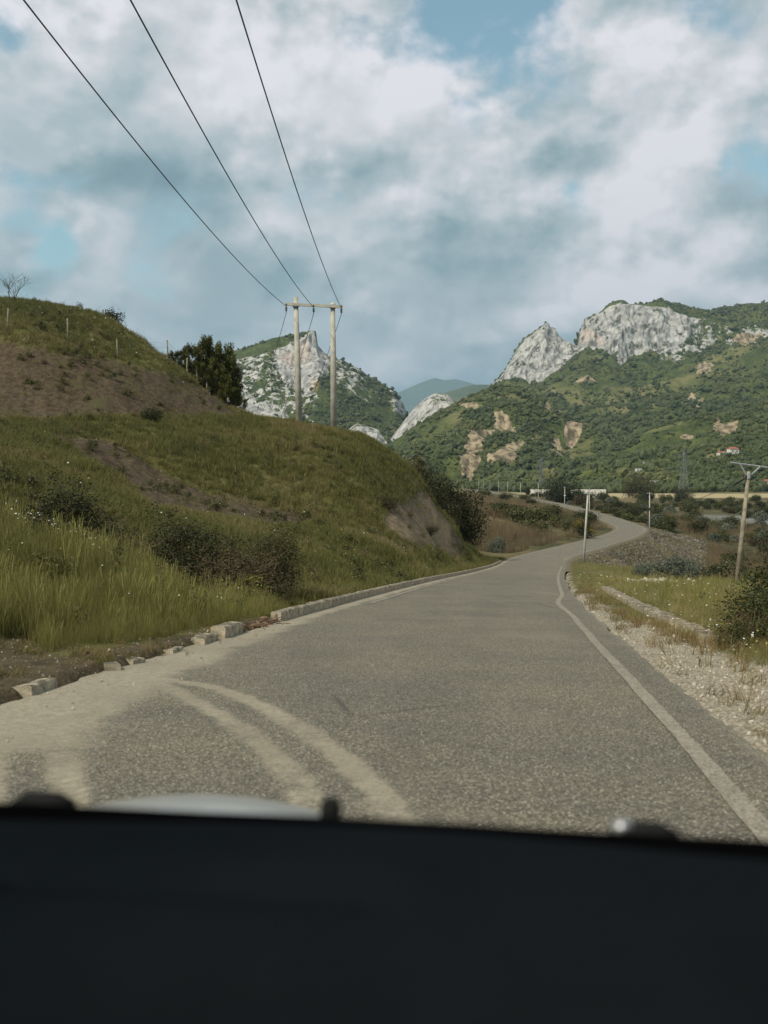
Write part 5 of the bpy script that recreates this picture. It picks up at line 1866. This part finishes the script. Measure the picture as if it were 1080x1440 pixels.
# valley shrubs: single plants, copies of a few shapes
vs_proto = []
for s_, mt, w_, h_ in ((61, G_mid, 3.2, 2.4), (62, G_dark, 3.6, 2.6), (63, G_grey, 3.0, 2.0), (64, G_mid, 4.2, 2.4)):
    cs, ra = lobes(16, w_, h_, s_)
    vs_proto.append(leaf_mesh('shrub', mt, cs, ra, 1500, 0.14, s_, shell=0.45, lo=0.0))
kinds = ['fresh green shrub', 'dark green shrub', 'silver grey shrub', 'spreading green shrub']
rs = np.random.default_rng(201)
count = 0
spots = []
for _ in range(6000):
    D = float(np.exp(rs.uniform(math.log(95), math.log(560))))
    px = float(rs.uniform(645, 1130))
    x = (px - 540) / F * D
    dq, yq = road_d(np.array([x]), np.array([D]))
    dq = float(dq[0])
    if abs(dq) < HALF + 3.5: continue
    if 0 < dq < HALF + 13 and 95 < D < 215: continue
    if D < 150 and dq < 0: continue
    if x > 100 and 255 < D < 380 and rs.uniform() < 0.88: continue
    if px < 700 and rs.uniform() < 0.6: continue
    if dq < 0 and rs.uniform() < 0.8: continue
    if any((x - a_) ** 2 + (D - b_) ** 2 < (2.6 + 0.004 * D) ** 2 for a_, b_ in spots): continue
    spots.append((x, D))
    if len(spots) >= 230: break
for x, D in spots:
    v = int(rs.choice(4, p=[.3, .36, .12, .22]))
    s_ = rs.uniform(0.6, 1.35) * (1.0 + 0.0012 * D)
    o = obj('shrub', vs_proto[v], None, (x, D, gz(x, D) - 0.1), (0, 0, rs.uniform(0, 6.28)))
    o.scale = (s_, s_, s_ * rs.uniform(0.7, 1.1))
    dq = float(road_d(np.array([x]), np.array([D]))[0][0])
    where = 'among the reeds inside the road bend' if dq < 0 else ('on the scrubby valley floor' if D < 260 else 'by the pale river bed and far flats')
    tag(o, kinds[v] + ' growing ' + where, 'shrub', kinds[v] + 's ' + where)
# a few larger trees on the flats
for px, D, top, w_, lab in [(788, 470, 668, 1.6, 'large rounded dark tree beside the far straight of road'), (742, 560, 682, 1.0, 'small dark tree beside the long pale wall'), (776, 545, 686, 1.0, 'low tree between the dark tree and the pale wall'),
                            (898, 640, 664, 1.3, 'slender pale green tree at the edge of the dark wood'), (961, 560, 682, 1.2, 'dark bushy tree at the foot of the tall pylon')]:
    x, y, z = on_ground(px, D)
    h_ = float(W(px, top, D)[2]) - z
    me_i = bs[1 if w_ > 1.1 else 0]
    s_ = h_ / (3.6 if w_ > 1.1 else 4.6)
    o = tree_thing('valley_tree', me_i[0], me_i[1], (x, y, z), px, (s_ * w_ * 0.8, s_ * w_ * 0.8, s_))
    tag(o, lab, 'tree')

# woods on the hills: crown clumps in geometry nodes
woodm = leaf_mat('wood_crowns', (0.042, 0.055, 0.017), (0.088, 0.101, 0.031), (0.125, 0.124, 0.040), True, 0.1)


def crown_mesh(seed):
    import bmesh
    bm = bmesh.new()
    rs_ = random.Random(seed)
    for k in range(5):
        s0 = rs_.uniform(0.3, 0.55)
        m_ = Matrix.Translation((rs_.uniform(-.4, .4), rs_.uniform(-.4, .4), rs_.uniform(0.2, 0.75))) @ Matrix.Scale(s0, 4)
        bmesh.ops.create_icosphere(bm, subdivisions=1, radius=1.0, matrix=m_)
    for v in bm.verts:
        v.co *= 1 + rs_.uniform(-.16, .16)
    me = bpy.data.meshes.new('tree_crown')
    bm.to_mesh(me); bm.free()
    me.materials.append(woodm)
    attr(me, 'tone', np.clip(np.random.default_rng(seed).normal(.5, .3, len(me.vertices)), 0, 1))
    return me


crowns = [crown_mesh(s_) for s_ in (71, 72, 73)]


def wood_on(k, n, smin, smax, seed, lab, name='woodland', tmin=0.0, tmax=9.0, dens=0.42):
    G, M, T = SURF[k]
    rs_ = np.random.default_rng(seed)
    A = np.linalg.norm(np.cross(G[1:, :-1] - G[:-1, :-1], G[:-1, 1:] - G[:-1, :-1]), axis=-1)
    nz_ = fbm(G / 75.0, 5, 0.66, seed)
    Mm = np.clip(M * (0.40 + nz_ * 2.6) + 0.05 * (M > .3), 0, 1)
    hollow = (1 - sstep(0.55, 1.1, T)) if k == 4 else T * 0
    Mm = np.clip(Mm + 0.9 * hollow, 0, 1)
    if k in LOWBELT:
        Mm = np.clip(Mm + 0.75 * (1 - sstep(0.2, 1.1, T)), 0, 1)
    p_ = (A * Mm[:-1, :-1] * ((T >= tmin) & (T <= tmax))[:-1, :-1]).ravel()
    idx = rs_.choice(len(p_), n, p=p_ / p_.sum())
    i_, j_ = np.unravel_index(idx, A.shape)
    u_, v_ = rs_.uniform(0, 1, (2, n, 1))
    Q = G[i_, j_] + (G[i_ + 1, j_] - G[i_, j_]) * u_ + (G[i_, j_ + 1] - G[i_, j_]) * v_
    s_ = rs_.uniform(smin, smax, n) * np.exp(rs_.normal(-0.08, .42, n))
    tn_ = np.clip(0.42 + 0.8 * fbm(Q / 120.0, 4, 0.6, seed + 3) + rs_.normal(0, .17, n), 0, 1)
    tn_ = np.clip(tn_ - 0.45 * hollow[i_, j_], 0, 1)  # dense wood in the hollow, its cloud shade put into the crown tint
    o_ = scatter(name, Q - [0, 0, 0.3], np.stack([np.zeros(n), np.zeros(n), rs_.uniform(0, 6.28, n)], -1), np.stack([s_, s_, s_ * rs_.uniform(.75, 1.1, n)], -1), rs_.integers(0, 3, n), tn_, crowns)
    return tag(o_, lab, 'woodland', kind='stuff')


LOWBELT = (5, 6)
wood_on(5, 27000, 2.0, 4.4, 301, 'green woodland over the scarred hill in the middle distance', tmax=3.2)
wood_on(6, 30000, 1.9, 4.0, 302, 'green woodland on the rounded hill with the red roofed house', tmax=3.2)
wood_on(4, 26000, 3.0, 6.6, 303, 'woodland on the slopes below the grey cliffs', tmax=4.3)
wood_on(2, 4500, 3.0, 6.0, 304, 'dark scrub on the steep rocky peak', tmax=4.2)
# dark wood at the foot of the hills
rs = np.random.default_rng(311)
n = 2600
px_ = rs.uniform(650, 1150, n); Dd = rs.uniform(700, 985, n)
x, y = (px_ - 540) / F * Dd, Dd
nz = fbm(np.stack([x, y], -1) * 0.008, 3, .5, 313)
keep = ((px_ < 860) & (Dd > 830) & (nz > -0.35)) | ((px_ >= 860) & (Dd > 835) & (nz > -0.25))
x, y = x[keep], y[keep]; n = len(x)
s_ = rs.uniform(3.5, 8.0, n)
tag(scatter('far_wood', np.stack([x, y, np.full(n, -11.8)], -1), np.stack([np.zeros(n), np.zeros(n), rs.uniform(0, 6.28, n)], -1), np.stack([s_, s_, s_ * 1.15], -1), rs.integers(0, 3, n), np.clip(rs.normal(.15, .14, n), 0, 1), crowns), 'dark belt of trees along the foot of the hills', 'woodland', kind='stuff')

# wild flowers: small white and yellow heads
fm = simple('white_petal', (0.60, 0.60, 0.54), (0.75, 0.74, 0.68), 9.0, 0.7)
fy = simple('yellow_petal', (0.40, 0.33, 0.06), (0.50, 0.42, 0.10), 9.0, 0.7)


def flower(mat):
    mb_ = MB()
    for k in range(5):
        a_ = k * 1.2566
        mb_.add([(0, 0, 0.0), (math.cos(a_ - .45) * .9, math.sin(a_ - .45) * .9, 0.12), (math.cos(a_) * 1.15, math.sin(a_) * 1.15, 0.05), (math.cos(a_ + .45) * .9, math.sin(a_ + .45) * .9, 0.12)], [(0, 1, 2, 3)])
    return mb_.mesh('flower_head', mat)


fl = [flower(fm), flower(fy)]
rs = np.random.default_rng(321)
cl = []
for px, D, n_, sp_, hh in [(20, 19, 22, 0.9, .62), (85, 18.5, 16, .6, .6), (70, 20, 16, 0.8, .5), (235, 16.5, 8, .7, .55), (190, 45, 26, 6, .3), (430, 55, 30, 7, .3), (130, 75, 60, 4, .7), (195, 74.5, 70, 2.0, .9), (60, 70, 20, 4, .4),
                           (300, 36, 22, 3.5, .35), (1070, 11.8, 22, .6, .3), (1010, 13.3, 14, .9, .25), (960, 16, 34, 1.4, .3), (900, 24, 60, 2.6, .4), (860, 40, 70, 5, .4), (1000, 36, 40, 5, .4), (480, 38, 16, 2.5, .3)]:
    x0 = (px - 540) / F * D
    q = rs.normal(0, sp_, (n_ * 3, 2)) * [1, 1.3] + [x0, D]
    dq, _ = road_d(q[:, 0], q[:, 1])
    q = q[np.abs(dq) > HALF + 0.5]
    zq = ground_z(q[:, 0], q[:, 1]) + hh * rs.uniform(.75, 1.1, len(q))
    cl.append(np.column_stack([q, zq, np.full(len(q), 0.006 + 0.00034 * D)]))
cl = np.vstack(cl); n = len(cl)
tag(scatter('wildflowers', cl[:, :3], common(rs, n, 0.35), cl[:, 3] * rs.uniform(.7, 1.5, n), (rs.uniform(0, 1, n) > .72).astype(int), rs.uniform(0, 1, n), fl), 'white and yellow wildflowers dotted through the grass', 'flowers', kind='stuff')
# ------------------------------------------------------------------ the car the picture is taken from
YAW = -math.atan(0.133)
car_rot = Matrix.Rotation(YAW, 4, 'Z') @ Matrix.Rotation(-math.atan(SLOPE), 4, 'X')
CAMX = 0.45
car_org = Vector((0, 0, EYE)) - (car_rot @ Vector((CAMX, 0, EYE + 0.03)))
car = empty('car', car_org)
car.rotation_euler = car_rot.to_euler()
tag(car, 'car with pale bonnet and dark dashboard, seen from its passenger seat', 'car')
dashm = simple('dark_dashboard_plastic', (0.0052, 0.0068, 0.0080), (0.0068, 0.0085, 0.0100), 3.0, 1.0, 0.0, 0.25, 400.0)
blackm = simple('black_trim', (0.0012, 0.0012, 0.0013), (0.0018, 0.0018, 0.002), 4.0, 1.0, 0.0)
rubber = simple('black_rubber', (0.006, 0.006, 0.006), (0.010, 0.010, 0.010), 4.0, 0.8, 0.15)
paint, t, b = new_mat('pale_car_paint', 0.35, 0.5)
b.inputs['Base Color'].default_value = (0.46, 0.47, 0.46, 1)
b.inputs['Coat Weight'].default_value = 0.4
t.l.new(t.mix(t.ramp(t.noise(t.node('ShaderNodeTexCoord').outputs['Object'], 3.0, 5, .6), .4, .7), (0.33, 0.335, 0.325), (0.29, 0.29, 0.27)), b.inputs['Base Color'])
alloy = simple('wheel_alloy', (0.3, 0.3, 0.3), (0.42, 0.42, 0.42), 4.0, 0.4, 0.5, metal=0.8)
cloth = simple('seat_cloth', (0.03, 0.03, 0.033), (0.05, 0.05, 0.055), 40.0, 0.95, 0.1)


def sheet(name, fx, us, vs, mat, thick=0.0, parent=car):
    """thin solid from a function of two parameters"""
    U, Vv = np.meshgrid(us, vs, indexing='ij')
    G = np.stack(fx(U, Vv), -1)
    nu, nv = U.shape
    A = G.reshape(-1, 3)
    f = grid_faces(nu, nv)
    if thick:
        Nn = normals(G).reshape(-1, 3)
        B = A - Nn * thick
        n_ = len(A)
        f2 = (f + n_)[:, ::-1]
        rim = []
        idx = np.arange(nu * nv).reshape(nu, nv)
        loop = list(idx[0, :]) + list(idx[1:, -1]) + list(idx[-1, -2::-1]) + list(idx[-2:0:-1, 0])
        for a_, b_ in zip(loop, loop[1:] + loop[:1]):
            rim.append((a_, b_, b_ + n_, a_ + n_))
        A = np.vstack([A, B]); f = np.vstack([f, f2, np.array(rim)])
    me = mesh_np(name, A, f, mat, True)
    return obj(name, me, parent)


hw = 0.72
# bonnet: crowned, dropping to the nose
sheet('bonnet', lambda u, v: (u, v, 0.888 - 0.02 * ((v - 1.6) / 0.4) ** 2 * (v < 1.6) - 0.30 * ((np.clip(v, 1.6, 9) - 1.6) / 0.75) ** 2 - np.where(np.abs(u + 0.11) < 0.3, 0.62 * (u + 0.11) ** 2, 0.0558 + 0.372 * (np.abs(u + 0.11) - 0.3))),
      np.linspace(-hw, hw, 40), np.linspace(1.12, 2.28, 34), paint, 0.012)
for s_ in (-1, 1):
    sheet('front_wing', lambda u, v: (s_ * (hw + 0.012 + 0.09 * np.sin(u * 1.57)), v, 0.72 - 0.47 * u ** 1.6 - 0.22 * ((np.clip(v, 1.6, 9) - 1.6) / 0.7) ** 2), np.linspace(0, 1, 10), np.linspace(0.9, 2.22, 18), paint, 0.01)
    sheet('door', lambda u, v: (s_ * (hw + 0.085 + 0.03 * np.sin(u * 3.1)), v, 0.24 + 0.72 * u), np.linspace(0, 1, 9), np.linspace(-0.35, 0.88, 10), paint, 0.02)
    w_ = empty('wheel'); w_.parent = car; w_.location = (s_ * 0.72, 1.72, 0.30)
    tyre = MB(); rim = MB()
    prof = [(0.19, -.09), (0.28, -.10), (0.30, -.06), (0.30, .06), (0.28, .10), (0.19, .09)]
    vs, fs = [], []
    for k in range(28):
        a_ = k / 28 * 2 * math.pi
        for r0, xx in prof:
            vs.append((xx, r0 * math.cos(a_), r0 * math.sin(a_)))
    for k in range(28):
        for q in range(5):
            k2 = (k + 1) % 28
            fs.append((k * 6 + q, k * 6 + q + 1, k2 * 6 + q + 1, k2 * 6 + q))
    tyre.add(vs, fs).build('tyre', rubber, w_, True)
    rim.tube([(-.07, 0, 0), (.07, 0, 0)], 0.185, 24)
    for k in range(5):
        rim.box((s_ * .075, 0.09 * math.cos(k * 1.2566), 0.09 * math.sin(k * 1.2566)), (0.02, 0.05, 0.17), Matrix.Rotation(k * 1.2566 - 1.57, 3, 'X'))
    rim.build('rim', alloy, w_)
    sheet('a_pillar', lambda u, v: (s_ * (0.735 - 0.10 * v) + 0.028 * np.cos(u), 0.86 - 0.74 * v + 0.03 * np.sin(u), 1.00 + 0.47 * v), np.linspace(0, 6.2832, 10), np.linspace(-0.05, 1.0, 6), blackm)
    MB().box((s_ * 0.82, 0.62, 0.99), (0.17, 0.10, 0.13), Matrix.Rotation(s_ * -0.15, 3, 'Z')).build('wing_mirror', paint, car)
    st = empty('front_seat'); st.parent = car; st.location = (s_ * 0.38, -0.32, 0.0)
    MB().box((0, 0.05, 0.50), (0.50, 0.50, 0.16)).build('seat_cushion', cloth, st)
    MB().box((0, -0.26, 0.86), (0.48, 0.13, 0.62), Matrix.Rotation(0.25, 3, 'X')).build('seat_back', cloth, st)
MB().box((0, 2.32, 0.42), (1.5, 0.12, 0.34)).build('front_bumper', paint, car)
MB().box((0, 0.9, 0.21), (1.5, 2.6, 0.06)).build('floor_pan', blackm, car)
# roof and header
sheet('roof', lambda u, v: (u, v, 1.485 + 0.03 * (1 - (u / 0.64) ** 2) - 0.02 * ((v + 0.7) / 0.8) ** 2), np.linspace(-0.64, 0.64, 14), np.linspace(-1.7, 0.10, 14), paint, 0.02)
sheet('headliner', lambda u, v: (u, v, 1.455 + 0.03 * (1 - (u / 0.64) ** 2) - 0.02 * ((v + 0.7) / 0.8) ** 2), np.linspace(-0.63, 0.63, 12), np.linspace(-1.68, 0.09, 12), cloth)
# cowl, black screen edge and dashboard
yb = lambda u: 0.965 - 0.012 * (u / 0.70) ** 2
sheet('cowl_panel', lambda u, v: (u, yb(u) + 0.03 + (1.13 - yb(u)) * v, 1.044 - 0.17 * v ** 0.8), np.linspace(-0.70, 0.70, 40), np.linspace(0, 1, 8), blackm, 0.01)
sheet('screen_edge_trim', lambda u, v: (u, yb(u) + 0.045 * np.cos(v), 1.046 + 0.022 * np.sin(v)), np.linspace(-0.70, 0.70, 50), np.linspace(-0.6, 3.8, 12), blackm)


def dash_z(u, yy):
    z_ = 1.043 - 0.030 * (1 - (yy - 0.45) / 0.5) ** 2 * (yy < 0.95) + 0.004 * np.sin(u * 5)
    z_ = z_ - 1.5 * np.clip(0.84 - yy, 0, 1) ** 2
    z_ = z_ - 0.05 * np.clip((0.52 - yy) / 0.12, 0, 1) ** 2
    z_ = z_ + 0.03 * np.exp(-((u - 0.02) / 0.13) ** 2 - ((yy - 0.60) / 0.10) ** 2)
    z_ = z_ - 0.012 * np.exp(-((yy - 0.80) / 0.03) ** 2) * (np.abs(u - 0.12) < 0.24)
    return z_


sheet('dashboard', lambda u, v: (u, 0.36 + (yb(u) + 0.02 - 0.36) * v, dash_z(u, 0.36 + (yb(u) + 0.02 - 0.36) * v)), np.linspace(-0.70, 0.70, 80), np.linspace(0, 1, 60), dashm, 0.02)
sheet('dashboard_front', lambda u, v: (u, 0.36 + 0.03 * np.sin(v * 3.1) + 0.06 * v, 0.95 - 0.38 * v), np.linspace(-0.70, 0.70, 20), np.linspace(0, 1, 10), dashm, 0.02)
for k_, (u0, u1, yy_) in enumerate(((-0.66, 0.66, 0.885), (0.22, 0.66, 0.70))):
    us_ = np.linspace(u0, u1, 40)
    MB().tube([(u_, yy_ - 0.03 * (u_ / 0.7) ** 2, float(dash_z(np.array(u_), np.array(yy_ - 0.03 * (u_ / 0.7) ** 2))) + 0.001) for u_ in us_], 0.004, 6).build('dash_seam', blackm, car, True)
sheet('instrument_hood', lambda u, v: (-0.36 + 0.25 * np.cos(u), 0.50 + 0.22 * v, 1.03 + (0.075 - 0.05 * v) * np.sin(u)), np.linspace(0, 3.1416, 24), np.linspace(0, 1, 8), dashm)
MB().box((0.16, 0.815, 1.041), (0.30, 0.05, 0.012)).build('defrost_vent', blackm, car)


sheet('screen_base_strip', lambda u, v: (u, yb(u) - 0.055 + 0.05 * v, dash_z(u, yb(u) - 0.055 + 0.05 * v) + 0.003 + 0.004 * np.sin(v * 3.1)), np.linspace(-0.69, 0.69, 40), np.linspace(0, 1, 8), blackm)


def car_pt(px, py, yl):
    """point in the car's own frame on the ray of a pixel at the depth yl"""
    d_ = car_rot.to_3x3().inverted() @ Vector(cam_dir(px, py))
    return Vector((CAMX, 0, EYE + 0.03)) + d_ * (yl / d_.y)


# wiper arms, spindles and washer jets on the cowl
for (px, py, w_, h_, nm) in [(60, 1134, 0.066, 0.022, 'wiper'), (905, 1178, 0.062, 0.028, 'wiper')]:
    c_ = car_pt(px, py, 1.02)
    wp = empty('wiper'); wp.parent = car; wp.location = c_
    MB().tube([(-w_ / 2, 0, -0.004), (-w_ / 4, 0, 0.004), (w_ / 4, 0, 0.004), (w_ / 2, 0, -0.002)], [0.008, 0.0125, 0.0125, 0.010], 10).build('spindle_cover', rubber, wp, True)
    MB().tube([(w_ * 0.2, 0, 0), (w_ * 0.2 + 0.02, 0.0, -0.03)], 0.014, 10).build('wiper_spindle', rubber, wp, True)
    MB().tube([(0, 0, -0.010), (-0.25, 0.03, -0.062), (-0.48, 0.03, -0.075)], [0.008, 0.007, 0.005], 8).build('wiper_arm', rubber, wp, True)
    if px > 500:
        MB().tube([(-0.030, 0.0, 0.006), (-0.012, 0.0, 0.010)], [0.009, 0.010], 10).build('wiper_nut', alloy, wp, True)
c_ = car_pt(465, 1136, 1.06)
MB().tube([c_ + Vector((0, 0, -0.03)), c_ + Vector((0, 0, 0.004)), c_ + Vector((0, 0, 0.011))], [0.013, 0.012, 0.006], 10).build('washer_jet', rubber, car, True)

# ------------------------------------------------------------------ air
hz_m = bpy.data.materials.new('valley_haze')
hz_m.use_nodes = True
ht = NT(hz_m.node_tree)
ht.n.remove(ht.n['Principled BSDF'])
pv = ht.node('ShaderNodeVolumePrincipled')
pv.inputs['Color'].default_value = (0.52, 0.80, 1.0, 1)
pv.inputs['Density'].default_value = 5.0e-5
pv.inputs['Anisotropy'].default_value = 0.2
ht.l.new(pv.outputs[0], ht.n['Material Output'].inputs['Volume'])
hb = MB().box((0, 0, 1140), (56000, 56000, 2340)).build('haze', hz_m)
tag(hb, 'thin blue haze lying in the valley air', 'haze', kind='stuff')
